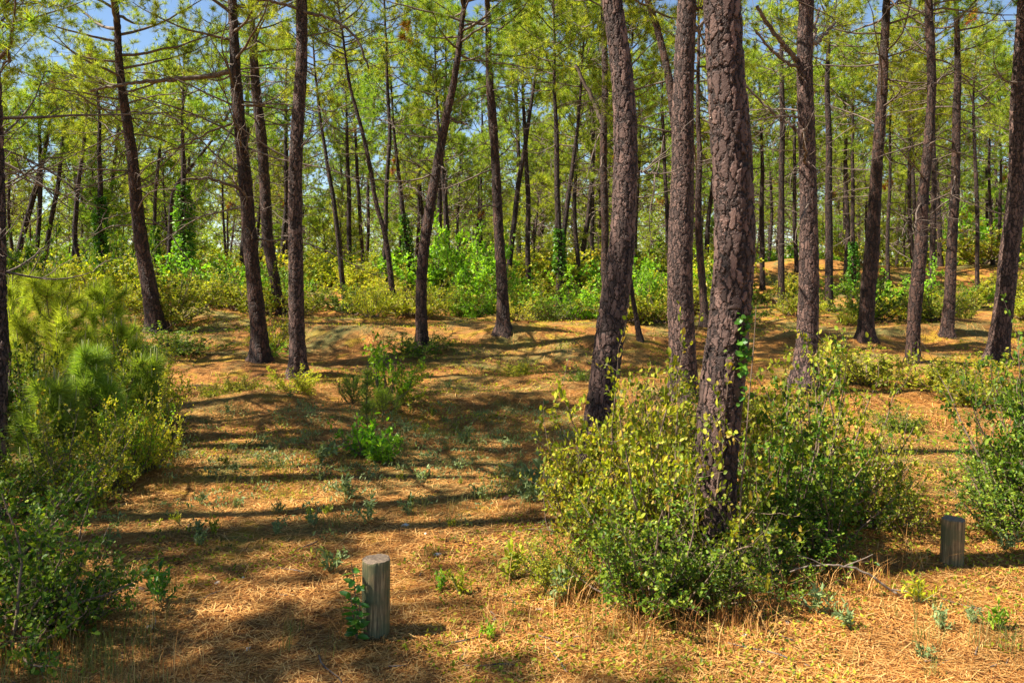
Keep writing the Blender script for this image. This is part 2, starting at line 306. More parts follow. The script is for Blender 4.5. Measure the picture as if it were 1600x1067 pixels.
# ------------------------------------------------------------------ pine generator
def pine(name, label, group, d, pts, H, cb, R, seed, ntw=1.0, ndead=16, limbs=(), lod=1, bark=None, dead_lo=0.3, root_xy=None, straight=None, cat='pine tree', live=26, rust=False):
    """pts: photo-pixel polyline base->top (x, y, width); H, cb: total height and crown base above the root"""
    rng = np.random.default_rng(seed)
    if straight is None:
        W = np.array([at(a, b, d) for a, b, _ in pts]); rad = np.array([c * d / F / 2 for _, _, c in pts])
        x0, y0 = W[0, 0], d; z0 = g1(x0, y0)
        L = W - np.array([x0, y0, z0])
        if L[0, 2] > 0.05:
            dr = (L[1] - L[0]) / max(0.3, L[1, 2] - L[0, 2]); dr *= 0.5
            L = np.vstack([[L[0] - dr * L[0, 2]], L]); L[0, 2] = 0; rad = np.concatenate([[rad[0] * 1.12], rad]); sh = L[0].copy(); sh[2] = 0
            x0 += sh[0]; L -= sh; z0n = g1(x0, y0); L[1:, 2] += z0 - z0n; z0 = z0n
    else:
        x0, y0 = root_xy; z0 = g1(x0, y0); L, rad = straight
    dr = L[-1] - L[-2]; dr = dr / max(0.2, dr[2])
    ext = []
    z = L[-1, 2]; p = L[-1].copy(); rr = rad[-1]
    while z < H - 0.05:
        st = min(0.7, H - z); dr = dr * 0.85 + np.array([0, 0, .15]); p = p + np.array([dr[0] + rng.normal() * .03, dr[1] + rng.normal() * .03, 1.0]) * st; z = p[2]
        ext.append((p.copy(), rr))
    nE = len(ext)
    if nE:
        L = np.vstack([L, [e[0] for e in ext]]); rad = np.concatenate([rad, [rad[-1] * (1 - (k + 1) / nE * .82) for k in range(nE)]])
    H = L[-1, 2]
    L = np.vstack([L[0] + np.array([0, 0, -0.25]), L]); rad = np.concatenate([[rad[0] * 1.2], rad])
    zz = L[:, 2].copy(); zz = np.maximum.accumulate(zz + np.arange(len(zz)) * 1e-4)
    ph = rng.random(2) * 6
    def ax(z):
        z = np.asarray(z, float)
        o = 0
        for k, wt in ((-.35, .25), (0, .5), (.35, .25)):
            o = o + wt * np.stack([np.interp(z + k, zz, L[:, 0]), np.interp(z + k, zz, L[:, 1])], -1)
        o[..., 1] += 0.05 * np.sin(z * .8 + ph[0]) * np.clip(z, 0, 1); o[..., 0] += 0.012 * np.sin(z * 1.9 + ph[1])
        return np.concatenate([o, z[..., None]], -1)
    rz = lambda z: np.interp(z, zz, rad) + np.interp(z, [-.25, 0, .12, .3, .7], [.75, .50, .24, .09, 0]) * rad[1]
    zv = min(H, ZC - z0 + (HZ + 60) * y0 / F) if lod == 0 else (H if lod == 2 else min(H, 9))
    st = {0: max(.013, y0 * .0021), 1: .06, 2: .45}[lod]
    zs = np.concatenate([np.arange(-.25, zv, st), np.arange(zv, H + .01, .25)]) if zv < H - .3 else np.arange(-.25, H + .01, st)
    sides = {0: int(max(28, 2 * np.pi * rad[1] / st)), 1: 16, 2: 7}[lod]; sides = min(sides, 110)
    mb = MB(); th = np.linspace(0, 2 * np.pi, sides, endpoint=False)
    flr = np.interp(zs, [-.25, 0, .5], [.22, .16, 0])[:, None] * np.sin(th * 4 + ph[1])[None, :]
    wob = 1 + flr + (0.05 * vnoise((th[None, :] * 1.3 + 20 + seed) + 0 * zs[:, None], zs[:, None] * 2.2 + 50) if lod < 2 else 0)
    if lod < 2: wob = np.asarray(wob)
    else: wob = np.ones((len(zs), sides))
    mb.add(*rings(ax(zs), rz(zs), sides, wob))
    root = empty(name, (x0, y0, z0)); tag(root, label, cat, group)
    mb.m = 1
    # traced limbs
    for lb in limbs:
        if straight is None:
            Wp = np.array([at(a, b, d) for a, b, _ in lb]) - np.array([x0, y0, z0]); wr = np.array([c * d / F / 2 for _, _, c in lb])
            Wp[0, 1] = 0; Wp[:, 1] += np.linspace(0, rng.normal() * .5, len(lb))
            tt = np.linspace(0, 1, len(lb)); T2 = np.linspace(0, 1, len(lb) * 6)
            Pn = np.stack([np.interp(T2, tt, Wp[:, k]) for k in range(3)], -1); Pn[1:-1] = (Pn[:-2] + Pn[1:-1] * 2 + Pn[2:]) / 4
            Pn += rng.normal(size=Pn.shape) * .012
            b = MB(); b.add(*rings(Pn, np.interp(T2, tt, wr), 8))
            for k in range(9):
                q = rng.integers(2, len(Pn) - 1); dd = norm(Pn[q + 1 if q + 1 < len(Pn) else q] - Pn[q - 1]) * .6 + unit(rng, 1)[0] * .8
                tw = curve(Pn[q], dd, .3 + rng.random() * .7, 6, rng, 0.3, .5); b.add(*rings(tw, np.linspace(.008, .003, 6), 4))
            part('branch', b.mesh('branch', M_BRANCH, True), root)
    # dead branches below the crown
    dr_min = 0.0035 * max(1, y0 / 14)
    b = mb; dead_lo = min(dead_lo, .8)
    for k in range(ndead):
        z = cb * (dead_lo + (1 - dead_lo) * rng.random() ** 0.7) + .3; a = rng.random() * 2 * np.pi
        Ld = (0.35 + rng.random() ** 1.5 * 1.9) * (R / 2.2)
        if rng.random() < .3: Ld = .12 + rng.random() * .15
        p0 = ax(z); e = rng.normal() * .35 + .12
        Pn = curve(p0, [math.cos(a), math.sin(a), e], Ld + float(rz(z)), 8, rng, rng.normal() * .5 - .1, .35)
        r_ = min(.022, .008 + Ld * .007); b.add(*rings(Pn, np.linspace(r_, max(dr_min, r_ * .3), 8), 5 if lod < 2 else 3))
        if Ld > .5:
            for q in range(int(3 + Ld * 4) if lod < 2 else int(1 + Ld * 2)):
                s_ = rng.integers(2, 8); dd = norm(Pn[min(7, s_ + 1)] - Pn[s_ - 1]) * .7 + unit(rng, 1)[0] * .8
                tw = curve(Pn[s_], dd, .12 + rng.random() * .55 * min(1, Ld), 5, rng, rng.normal() * .4, .5)
                b.add(*rings(tw, np.linspace(max(dr_min, r_ * .4), dr_min * .8, 5), 3, cap=False))
    # live limbs and needles
    nb = MB(); rb = MB(); tP = []; tD = []
    for k in range(live):
        f = (k + .5) / live; z = cb + (H - cb) * (f ** .85) * .97; a = k * 2.399 + rng.normal() * .4 + seed
        prof = (0.55 + 1.25 * f) if f < .35 else (1 - (f - .35) / .65) ** .7
        Ll = max(.35, R * prof * (.75 + .5 * rng.random())); e = -.05 + .95 * f + rng.normal() * .15
        Pn = curve(ax(z), [math.cos(a), math.sin(a), e], Ll, 10, rng, .55, .3)
        r_ = .012 + Ll * .009; b.add(*rings(Pn, np.linspace(r_, max(dr_min, .006), 10), 6 if lod < 2 else 4, cap=False))
        nt_ = int(max(3, Ll * 5.0 * ntw))
        for q in range(nt_):
            t_ = .28 + .72 * (q + rng.random()) / nt_; s_ = min(8, int(t_ * 9)); fr = t_ * 9 - s_; p = Pn[s_] * (1 - fr) + Pn[min(9, s_ + 1)] * fr
            ax_ = norm(Pn[min(9, s_ + 1)] - Pn[s_]); sd = norm(np.cross(ax_, unit(rng, 1)[0])); dd = ax_ * .6 + sd * .8 + np.array([0, 0, .25])
            lt = (.2 + .55 * rng.random()) * min(1.3, .5 + Ll * .35) 
            tw = curve(p, dd, lt, 6, rng, .5, .35); b.add(*rings(tw, np.linspace(max(dr_min, .005), dr_min * .8, 6), 3, cap=False))
            m_ = 4 if lod < 2 else 3
            for s2 in list(rng.integers(2, 6, m_)) + [5]:
                tg = norm(tw[s2] - tw[s2 - 1])
                if s2 == 5: tP.append(tw[5]); tD.append(tg)
                else:
                    sd2 = norm(tg * .5 + unit(rng, 1)[0]); ln2 = .05 + rng.random() * .16
                    tP.append(tw[s2] + sd2 * ln2); tD.append(sd2)
    part('trunk', mb.mesh('trunk', [bark or (M_BARK_NEAR if lod == 0 else M_BARK_MID if lod == 1 else M_BARK_FAR), M_BRANCH], True), root)
    tP = np.array(tP); tD = norm(np.array(tD))
    if lod == 0: kn, wd, ln = 22, .007, .16
    elif lod == 1: kn, wd, ln = 30, .0082, .16
    else: kn, wd, ln = 19, .018, .22
    needles(nb, rng, tP, tD, kn, ln, wd)
    if rust:
        nb.m = 1; c0 = tP[rng.integers(len(tP))]; dist = np.linalg.norm(tP - c0, axis=1); idx = np.argsort(dist)[:12]     # one spray of dead rusty needles
        needles(nb, rng, tP[idx] + np.array([0, 0, -.08]), tD[idx] * np.array([1, 1, -1]), kn * 2, ln, wd * 1.2, 1.0)
    part('crown', nb.mesh('crown', [M_NEEDLE, M_RUST], False), root)
    return root, ax, rz

# ------------------------------------------------------------------ traced pines
MAIN = [
 # label, base pts..., options
 dict(l='thick dark pine trunk cut off by the left edge of the photo', d=7.9, p=[(1,745,24),(-1,660,22),(2,560,20),(-4,470,18),(-7,380,16),(-6,300,15),(-6,150,14),(-10,0,14)], H=9.5, cb=3.9, R=3.0, lod=0, nd=14, live=36),
 dict(l='dark bent pine trunk just inside the left edge behind the young pines', d=10.4, p=[(10,600,15),(14,560,15),(11,510,13),(1,450,12),(-12,380,11)], H=8, cb=4.2, R=1.8, lod=1, nd=6),
 dict(l='dark pine leaning left behind the sunlit young pines, its base in a dark shrub', d=20, p=[(245,520,27),(238,480,25),(223,400,22),(211,310,19),(203,220,16),(194,150,14),(187,95,12)], H=10.4, cb=5.4, R=3.2, lod=1, nd=40),
 dict(l='reddish dark pine with a long level limb reaching left near its top', p=[(406,563,27),(403,520,26),(398,450,24),(392,370,22),(385,300,21),(376,200,19),(369,120,17),(362,30,14)], H=10.5, cb=5.7, R=2.9, lod=1, nd=36, limbs=[[(370,110,9),(320,121,8),(270,125,7),(230,128,6),(190,133,5),(140,143,4)],[(385,300,5),(345,283,4),(310,288,3)],[(374,190,4),(330,205,3),(290,228,3),(255,240,2)]]),
 dict(l='dark pine directly behind the pine with the long level limb', d=22.5, p=[(443,502,15),(430,440,16),(419,384,17),(414,300,17),(406,200,16),(399,118,14)], H=10, cb=6.8, R=2.2, lod=1, nd=26),
 dict(l='straight dark pine in front of the yellow-green bush in the left clearing', p=[(466,587,29),(465,540,25),(463,450,23),(461,370,22),(462,300,21),(466,200,20),(470,100,18),(471,0,17)], H=10.5, cb=7.4, R=2.2, lod=0, nd=8, limbs=[[(467,15,5),(430,10,4),(395,14,3)],[(472,18,6),(510,28,5),(540,42,4),(562,66,4),(578,110,3)]]),
 dict(l='crooked reddish pine leaning right with a low bush round its foot', p=[(659,545,19),(659,480,18),(660,420,17),(664,367,17),(675,300,16),(687,240,14),(700,172,12)], H=9, cb=6.2, R=2.0, lod=1, nd=16, limbs=[[(700,180,4),(712,190,4),(730,192,3)]]),
 dict(l='upright dark pine at the centre back edge of the clearing', p=[(787,516,21),(784,450,18),(780,367,16),(777,300,15),(771,220,14),(768,169,14),(765,110,11)], H=10, cb=6.2, R=2.3, lod=1, nd=18),
 dict(l='slim S-curved pine trunk left of the crooked reddish pine', d=24, p=[(620,512,10),(616,470,10),(611,430,9),(602,367,8),(587,317,7),(581,270,7),(564,202,6),(547,138,5)], H=9.5, cb=7.3, R=1.6, lod=1, nd=12),
 dict(l='thin straight pine rising beside the slim S-curved trunk', d=30, p=[(599,475,7),(602,380,7),(604,300,7),(609,202,6),(604,111,5)], H=11, cb=7.6, R=1.6, lod=2, nd=18),
 dict(l='slim pine leaning left, right of the straight dark pine in the left clearing', d=27, p=[(545,492,10),(536,452,9),(530,388,8),(521,300,7),(516,287,7),(503,209,5)], H=8.6, cb=6.4, R=1.6, lod=2, nd=16),
 dict(l='thin upright pine between the left-leaning slim pine and the S-curved one', d=38, p=[(548,462,8),(546,380,8),(545,300,7),(543,250,6)], H=9, cb=6.5, R=1.9, lod=2, nd=12),
 dict(l='very thin pine right beside the thin upright pine in the left-centre background', d=45, p=[(569,438,6),(564,370,6),(560,300,6),(557,240,5)], H=9.5, cb=6.4, R=2, lod=2, nd=12),
 dict(l='left one of two thin pines close behind the crooked reddish pine', d=33, p=[(686,465,9),(687,400,9),(687,300,8),(690,230,7)], H=10, cb=6.5, R=2, lod=2, nd=12),
 dict(l='right one of two thin pines close behind the crooked reddish pine', d=32, p=[(700,472,9),(698,400,8),(695,300,8),(690,250,6)], H=9.5, cb=6.2, R=2, lod=2, nd=12),
 dict(l='thin pine wrapped in ivy just left of the crooked reddish pine', d=34, p=[(646,462,8),(638,401,8),(628,317,7),(622,270,6)], H=9, cb=6, R=1.8, lod=2, nd=10, ivy=(.5, 3.6, .09)),
 dict(l='pale pinkish pine leaning right behind the upright dark centre pine', d=31, p=[(795,428,9),(801,367,9),(808,300,8),(817,253,7),(827,179,6),(832,152,5)], H=10, cb=7.6, R=1.8, lod=2, nd=14),
 dict(l='straight thin pine in the centre, right of the pale leaning one', d=33, p=[(825,459,9),(825,380,8),(825,300,8),(822,243,7)], H=9.5, cb=6.8, R=1.8, lod=2, nd=12),
 dict(l='slim dark pine forming the left stem of the ivy-speckled V right of centre', d=26, p=[(876,486,12),(874,440,11),(874,401,10),(871,300,9),(869,202,8),(868,165,6)], H=9, cb=6.9, R=1.8, lod=2, nd=12, ivy=(1.2, 2.6, .06)),
 dict(l='slim pine forming the right-leaning stem of the V right of centre', d=26.6, p=[(877,440,8),(881,367,8),(888,300,8),(894,270,7),(903,196,5)], H=9, cb=6.6, R=1.6, lod=2, nd=12),
 dict(l='slim dark forked pine immediately left of the big curved pine', d=21, p=[(950,500,13),(946,428,12),(944,300,12),(943,202,11),(945,120,10),(945,60,9),(943,20,8)], H=10.5, cb=7.6, R=2, lod=1, nd=18, limbs=[[(942,195,8),(928,158,7),(900,98,5)]]),
 dict(l='big curved pine with cracked bark, second largest trunk, left end of the big bush', d=8.3, p=[(930,725,52),(931,680,49),(938,610,45),(948,550,45),(955,500,45),(966,440,43),(973,390,40),(977,330,38),(978,250,37),(976,180,36),(970,100,34),(962,40,32),(957,0,31)], H=10, cb=6.3, R=2.1, lod=0, nd=4, limbs=[[(990,268,3),(1015,265,2),(1040,262,2)]]),
 dict(l='thin crooked reddish pine leaning out from behind the big curved pine', d=17.5, p=[(1006,563,9),(997,520,8),(987,462,7),(980,400,7),(985,300,6)], H=6.5, cb=4.6, R=1.0, lod=1, nd=6),
 dict(l='thick upright pine with furrowed bark between the two biggest trunks', d=12.5, p=[(1066,640,43),(1066,570,41),(1065,480,40),(1064,400,39),(1066,300,36),(1067,200,34),(1070,100,31),(1072,0,29)], H=10.5, cb=6.9, R=2.1, lod=0, nd=8, limbs=[[(1085,14,5),(1100,18,4)]]),
 dict(l='slim pine curving up leftward from behind the thick furrowed upright pine', d=16.5, p=[(1056,560,14),(1058,400,14),(1058,250,13),(1052,160,13),(1046,120,12),(1033,67,11),(1020,20,10),(1012,0,10)], H=9.5, cb=7, R=1.9, lod=1, nd=12),
 dict(l='slim dark pine squeezed between the furrowed upright pine and the largest trunk', d=20, p=[(1102,543,14),(1098,450,12),(1092,367,11),(1090,300,10),(1092,236,8)], H=8.5, cb=6, R=1.7, lod=1, nd=10),
 dict(l='thin pine seen between the big curved pine and the furrowed upright pine', d=36, p=[(1046,470,7),(1043,380,7),(1041,300,6),(1035,175,5)], H=10, cb=7.6, R=1.6, lod=2, nd=10),
 dict(l='largest pine trunk with plated bark and an ivy patch, rising out of the big bush', d=5.3, p=[(1128,925,64),(1124,860,60),(1122,800,58),(1122,740,62),(1124,690,68),(1130,620,68),(1139,540,66),(1147,450,63),(1149,380,62),(1146,300,61),(1141,200,60),(1133,100,57),(1131,0,56)], H=9.6, cb=6.2, R=2.0, lod=0, nd=2),
 dict(l='straight dark pine with forking limbs near the top, right of the largest trunk', d=13.3, p=[(1252,620,38),(1257,570,34),(1264,520,32),(1267,440,31),(1265,370,28),(1261,300,26),(1259,200,25),(1256,100,24),(1257,40,23),(1258,0,22)], H=10, cb=6.9, R=2.2, lod=0, nd=14,
   limbs=[[(1250,98,9),(1225,82,8),(1205,65,7),(1183,48,6),(1165,30,5)],[(1264,67,7),(1290,58,6),(1312,38,5),(1350,0,5)],[(1264,110,6),(1272,80,5),(1287,45,5),(1303,-5,4)],[(1252,108,6),(1220,104,5),(1190,90,4),(1160,68,3)],[(1256,215,6),(1237,195,5),(1215,178,4),(1163,125,3)],[(1258,262,5),(1243,240,4),(1225,215,3)],[(1256,182,3),(1220,186,3),(1170,196,2)]]),
 dict(l='reddish sunlit pine leaning slightly right above the yellow-green bush', p=[(1353,530,23),(1355,470,23),(1362,400,23),(1368,330,20),(1372,270,18),(1374,200,17),(1380,84,14)], H=10, cb=6.6, R=2.2, lod=1, nd=22),
 dict(l='curving slim pine, third of the four right-hand pines before the edge', p=[(1427,566,18),(1428,510,20),(1430,452,21),(1437,380,19),(1440,317,17),(1448,250,15),(1451,202,14),(1457,130,13),(1456,67,13),(1454,0,12)], H=9.5, cb=6.8, R=2.0, lod=1, nd=34),
 dict(l='dark pine just left of the rough pine at the right edge, base in bright shrubs', p=[(1479,523,19),(1483,435,16),(1488,360,15),(1492,300,14),(1496,202,12),(1499,135,11),(1497,90,9)], H=10, cb=6.5, R=2.2, lod=1, nd=34),
 dict(l='rough orange-brown pine leaning right at the right edge of the photo', d=15.6, p=[(1556,565,31),(1561,520,29),(1568,469,28),(1577,384,27),(1588,300,26),(1592,236,25),(1597,135,24),(1600,60,23),(1602,0,22)], H=10.5, cb=7.2, R=2.2, lod=0, nd=22),
 dict(l='thin straight pine between the largest trunk and the forking-limbed pine', d=31, p=[(1220,499,11),(1221,400,10),(1222,300,9),(1222,148,8)], H=11, cb=7.8, R=1.9, lod=2, nd=22),
 dict(l='thin short-looking pine beside the largest trunk on its right, in front of the sandy mound', d=37, p=[(1192,452,8),(1191,380,8),(1190,300,7)], H=8.5, cb=6.2, R=1.8, lod=2, nd=12),
 dict(l='dark pine close on the right of the forking-limbed pine', d=26, p=[(1296,513,13),(1296,401,12),(1296,300,11),(1293,179,9)], H=9.5, cb=7.2, R=1.9, lod=2, nd=18),
 dict(l='thin pine standing just left of the ivy-wrapped one before the sandy mound', d=36, p=[(1318,479,8),(1325,367,7),(1323,300,7),(1321,250,6)], H=9, cb=6.4, R=1.8, lod=2, nd=14),
 dict(l='thin ivy-wrapped pine left of the reddish sunlit leaning pine', d=34, p=[(1333,489,8),(1333,400,7),(1333,300,6)], H=9, cb=6, R=1.8, lod=2, nd=12, ivy=(.6, 2.4, .09)),
 dict(l='very thin pine between the reddish leaning pine and the curving slim pine', d=30, p=[(1387,499,7),(1386,401,6),(1391,300,5)], H=8.4, cb=6.2, R=1.6, lod=2, nd=10),
 dict(l='slim pine hugging the right side of the curving slim pine', d=28, p=[(1453,516,10),(1457,401,9),(1458,300,8)], H=9, cb=6.6, R=1.8, lod=2, nd=12),
 dict(l='thin pine with a dark hollow at its foot on the sandy mound', d=42, p=[(1470,435,10),(1468,380,8),(1466,300,7)], H=9, cb=6, R=2, lod=2, nd=12),
 dict(l='thin pine midway between the two rightmost large pines', d=33, p=[(1529,482,7),(1526,367,6),(1525,277,6)], H=9, cb=6.3, R=1.8, lod=2, nd=14),
 dict(l='left stem of the very thin pair beside the right-edge pine', d=40, p=[(1553,455,6),(1548,334,5)], H=9, cb=6.4, R=1.8, lod=2, nd=10),
 dict(l='right stem of the very thin pair beside the right-edge pine', d=42, p=[(1558,435,6),(1563,334,5)], H=9, cb=6.4, R=1.8, lod=2, nd=10),
 dict(l='slanting dark pine against the sky at far left', d=38, p=[(28,400,9),(40,345,9),(54,300,8),(61,277,8)], H=8.5, cb=6, R=1.6, lod=2, nd=14),
 dict(l='upright dark pine crossing the slanting one at far left', d=38, p=[(57,428,8),(60,360,7),(63,277,7)], H=8.5, cb=6.2, R=1.4, lod=2, nd=10),
 dict(l='slim right-leaning pine right of the crossed pair at far left', d=40, p=[(69,411,8),(80,350,7),(89,300,7)], H=8.5, cb=6.2, R=1.6, lod=2, nd=10),
 dict(l='bent thin pine between the far-left group and the ivy-wrapped trunk', d=36, p=[(128,438,8),(115,367,8),(120,300,7),(127,263,6)], H=8.5, cb=6, R=1.7, lod=2, nd=14),
 dict(l='slim pine wrapped in bright ivy left of the dark leaning pine', d=34, p=[(159,411,9),(158,350,9),(157,300,8),(155,250,7)], H=8.5, cb=6, R=1.7, lod=2, nd=12, ivy=(.4, 4.2, .16)),
 dict(l='trunk hidden under a full column of dark green ivy', d=30, p=[(287,438,9),(286,370,8),(285,300,8),(285,270,7)], H=8, cb=5.6, R=1.5, lod=2, nd=8, ivy=(.2, 4.4, .24)),
 dict(l='thin bowed pine right beside the dark ivy column, on its left', d=33, p=[(262,415,7),(265,360,7),(268,300,6),(285,275,6),(304,255,5)], H=7.5, cb=5.4, R=1.6, lod=2, nd=12),
 dict(l='very thin pine close behind the dark pine leaning left', d=34, p=[(241,435,6),(242,370,6),(243,300,5),(250,243,5)], H=8, cb=6, R=1.5, lod=2, nd=12, ivy=(1.4, 2.9, .08)),
]
PLACED = []
rng = np.random.default_rng(3)
IVY = []
for k, m in enumerate(MAIN):
    d = m.get('d') or hit(m['p'][0][0], m['p'][0][1])
    root, ax, rz_ = pine('pine_tree', m['l'], None, d, m['p'], m['H'] + (2.2 if d > 24 else .8), m['cb'], m['R'] * (1.15 if d > 12 else 1), 100 + k, ntw=1.0 if d > 12 else .8, ndead=m['nd'], limbs=m.get('limbs', ()), lod=m['lod'], live=m.get('live', 35 if d > 12 else 24), rust=(k % 3 == 0 and d > 12))
    PLACED.append((root.location.x, root.location.y))
    if 'ivy' in m: IVY.append((root, ax, rz_, m['ivy'], m['l']))

# ivy climbing the trunks
for root, ax, rz_, (a, b, th), l in IVY:
    mb = MB(); n = int((b - a) * (560 if th > .12 else 300)); z = rng.uniform(a, b, n); ang = rng.random(n) * 2 * np.pi
    lump = .35 + 1.3 * (vnoise(z * 3.0 + 7, ang * 1.3) + .5)
    rr = rz_(z) + rng.random(n) ** .6 * th * lump * np.interp(z, [a, a + .3, b - .8, b], [.6, 1, .9, .3])
    P = ax(z) + np.stack([np.cos(ang) * rr, np.sin(ang) * rr, 0 * z], -1); D = norm(np.stack([np.cos(ang), np.sin(ang), -.4 + 0 * z], -1) + unit(rng, n) * .6)
    leaves(mb, rng, P, D, .10, .8)
    o = obj('climbing_ivy', mb.mesh('climbing_ivy', M_IVY)); o.location = root.location
    tag(o, 'thin ivy on the slim dark stem of the V right of centre' if 'left stem of the ivy' in l else ('thick column of ivy leaves covering the ' if th > .15 else 'thin ivy on the ') + l.replace('immediately ', '').replace('hidden under a full column of dark green ivy', 'right of the dark leaning pine').replace('wrapped in bright ivy ', '').replace('wrapped in ivy ', '').replace('ivy-wrapped ', '').replace('ivy-speckled ', ''), 'ivy')
# ------------------------------------------------------------------ background pines (shared shapes)
protos = []
for v in range(7):
    r_ = np.random.default_rng(900 + v); H = 10.5 + r_.random() * 2.5; lean = r_.normal() * .07; cb = H * (.36 + .16 * r_.random())
    zz = np.linspace(0, H * .75, 6); L = np.stack([lean * zz + .12 * np.sin(zz * .7 + v), .03 * zz, zz], -1); L -= L[0]
    rad = np.linspace(.125, .075, 6)
    protos.append((None, dict(H=H, cb=cb, L=L, rad=rad)))
spots = []
rb = np.random.default_rng(42)
tries = 0
while len(spots) < 205 and tries < 9000:
    tries += 1
    d = 34 + 80 * rb.random() ** 1.25; px = rb.uniform(-160, 1760)
    if d < 44 and rb.random() < .3: continue
    if 20 < px < 130 and rb.random() < .7: continue
    x = (px - 800) * d / F
    if any((x - a) ** 2 + (d - b) ** 2 < (2.1 if d < 60 else 2.6) ** 2 for a, b in PLACED): continue
    PLACED.append((x, d)); spots.append((x, d, px))
# unseen neighbours just outside the frame (they shade the clearing, and are there from the side)
near = [(-5.6, 5.75), (-8.5, 11.6), (-10.9, 15.8), (-8.6, 3.0), (-14.2, 19.5), (-17.2, 24), (-7.4, 9.4), (-9.6, 1.2), (13.5, 13), (15.6, 22), (10.5, 9.5), (17, 18), (-12.5, 7.0), (-10.0, 5.2), (-8.4, 1.9), (-5.3, 6.5), (-6.1, 7.3), (-7.0, 8.5), (-7.9, 10.1)]
near_roots = {}
PR = []
for v, (_, q) in enumerate(protos):
    x, d, px = spots[v]
    root, _, _ = pine('pine_tree', 'x', None, d, None, q['H'], q['cb'], 2.6, 900 + v, live=33, ntw=1.0, ndead=26, lod=2, straight=(q['L'], q['rad']), root_xy=(x, d), dead_lo=.25, rust=(v in (1, 4)))
    PR.append(root)
def zone(px, d):
    s = 'left' if px < 330 else 'left-centre' if px < 620 else 'centre' if px < 930 else 'right-centre' if px < 1240 else 'right'
    dd = 'middle-distance' if d < 50 else 'distant' if d < 80 else 'farthest'
    return f'slender {dd} pine in the background wood at {s}', f'{dd} background pines, {s}'
for k, (x, d, px) in enumerate(spots):
    r = PR[k] if k < len(PR) else copy_tree(PR[rb.integers(len(PR))])
    r.location = (x, d, g1(x, d)); r.rotation_euler = (0, 0, rb.random() * 6.28); s = rb.uniform(.85, 1.15) * (1 if d < 70 else 1.1); r.scale = (s, s, s)
    l, gname = zone(px, d); tag(r, l, 'pine tree', gname)
# small bushy pines of the understorey, and the far-off wood
US = []
for v in range(3):
    H = 4.6 + v * .7; zz = np.linspace(0, H * .7, 5); L = np.stack([.1 * np.sin(zz), 0 * zz, zz], -1); L -= L[0]
    root, _, _ = pine('small_pine', 'x', None, 45, None, H, H * .18, 1.5, 640 + v, live=26, ndead=4, lod=2, straight=(L, np.linspace(.06, .035, 5)), root_xy=(0, 45)); US.append(root)
for k in range(74):
    for _ in range(20):
        d = 36 + 50 * rb.random(); px = rb.uniform(-140, 1740); x = (px - 800) * d / F
        if not (1190 < px < 1600 and 34 < d < 48) and not (20 < px < 130 and rb.random() < .8): break
    r = US[k] if k < 3 else copy_tree(US[rb.integers(3)])
    r.location = (x, d, g1(x, d)); r.rotation_euler = (0, 0, rb.random() * 6.28); s = rb.uniform(.7, 1.35); r.scale = (s * 1.1, s * 1.1, s)
    l, gname = zone(px, d); tag(r, l.replace('slender', 'small bushy'), 'small pine', gname.replace('background pines', 'bushy small pines'))
mb = MB(); rw = np.random.default_rng(88); P_ = []
for k in range(1700):
    x = rw.uniform(-150, 150); y = rw.uniform(118, 165); h = rw.uniform(.4, 13); n = 26
    P_.append(np.array([x, y, g1(x, y) + h]) + rw.normal(size=(n, 3)) * np.array([1.6, 1.6, .8]))
P_ = np.concatenate(P_); needles(mb, rw, P_, unit(rw, len(P_)), 7, .8, .16, 1.0)
tag(obj('distant_wood', mb.mesh('distant_wood', M_NEEDLE)), 'far-off pine wood closing the view behind the last trunks', kind='stuff')
npro = []
for v in range(3):
    r_ = np.random.default_rng(70 + v); H = 9.5 + v * .5; zz = np.linspace(0, 7, 6); L = np.stack([.15 * np.sin(zz * .5 + v), 0 * zz, zz], -1); L -= L[0]
    x, y = near[v]
    root, _, _ = pine('pine_tree', 'pine just outside the frame', None, y, None, H, [7.6, 4.6, 5.2][v], [1.7, 2.8, 2.6][v], 70 + v, live=[8, 36, 34][v], ntw=[.7, 1.0, 1.0][v], ndead=[2, 12, 12][v], lod=1, straight=(L, np.linspace(.15, .10, 6)), root_xy=(x, y)); npro.append(root)
for k, (x, y) in enumerate(near):
    r = npro[k] if k < 3 else copy_tree(npro[0 if k > 14 else 1 + k % 2])
    r.location = (x, y, g1(x, y)); r.rotation_euler = (0, 0, 0 if k == 0 else rb.random() * 6.28); r.scale = (1.2, 1.2, 1.1) if y in (11.6, 15.8) else (1, 1, 1)
    tag(r, 'pine standing just outside the ' + ('left' if x < 0 else 'right') + ' edge of the view', 'pine tree', 'pines beside the view, ' + ('left' if x < 0 else 'right'))

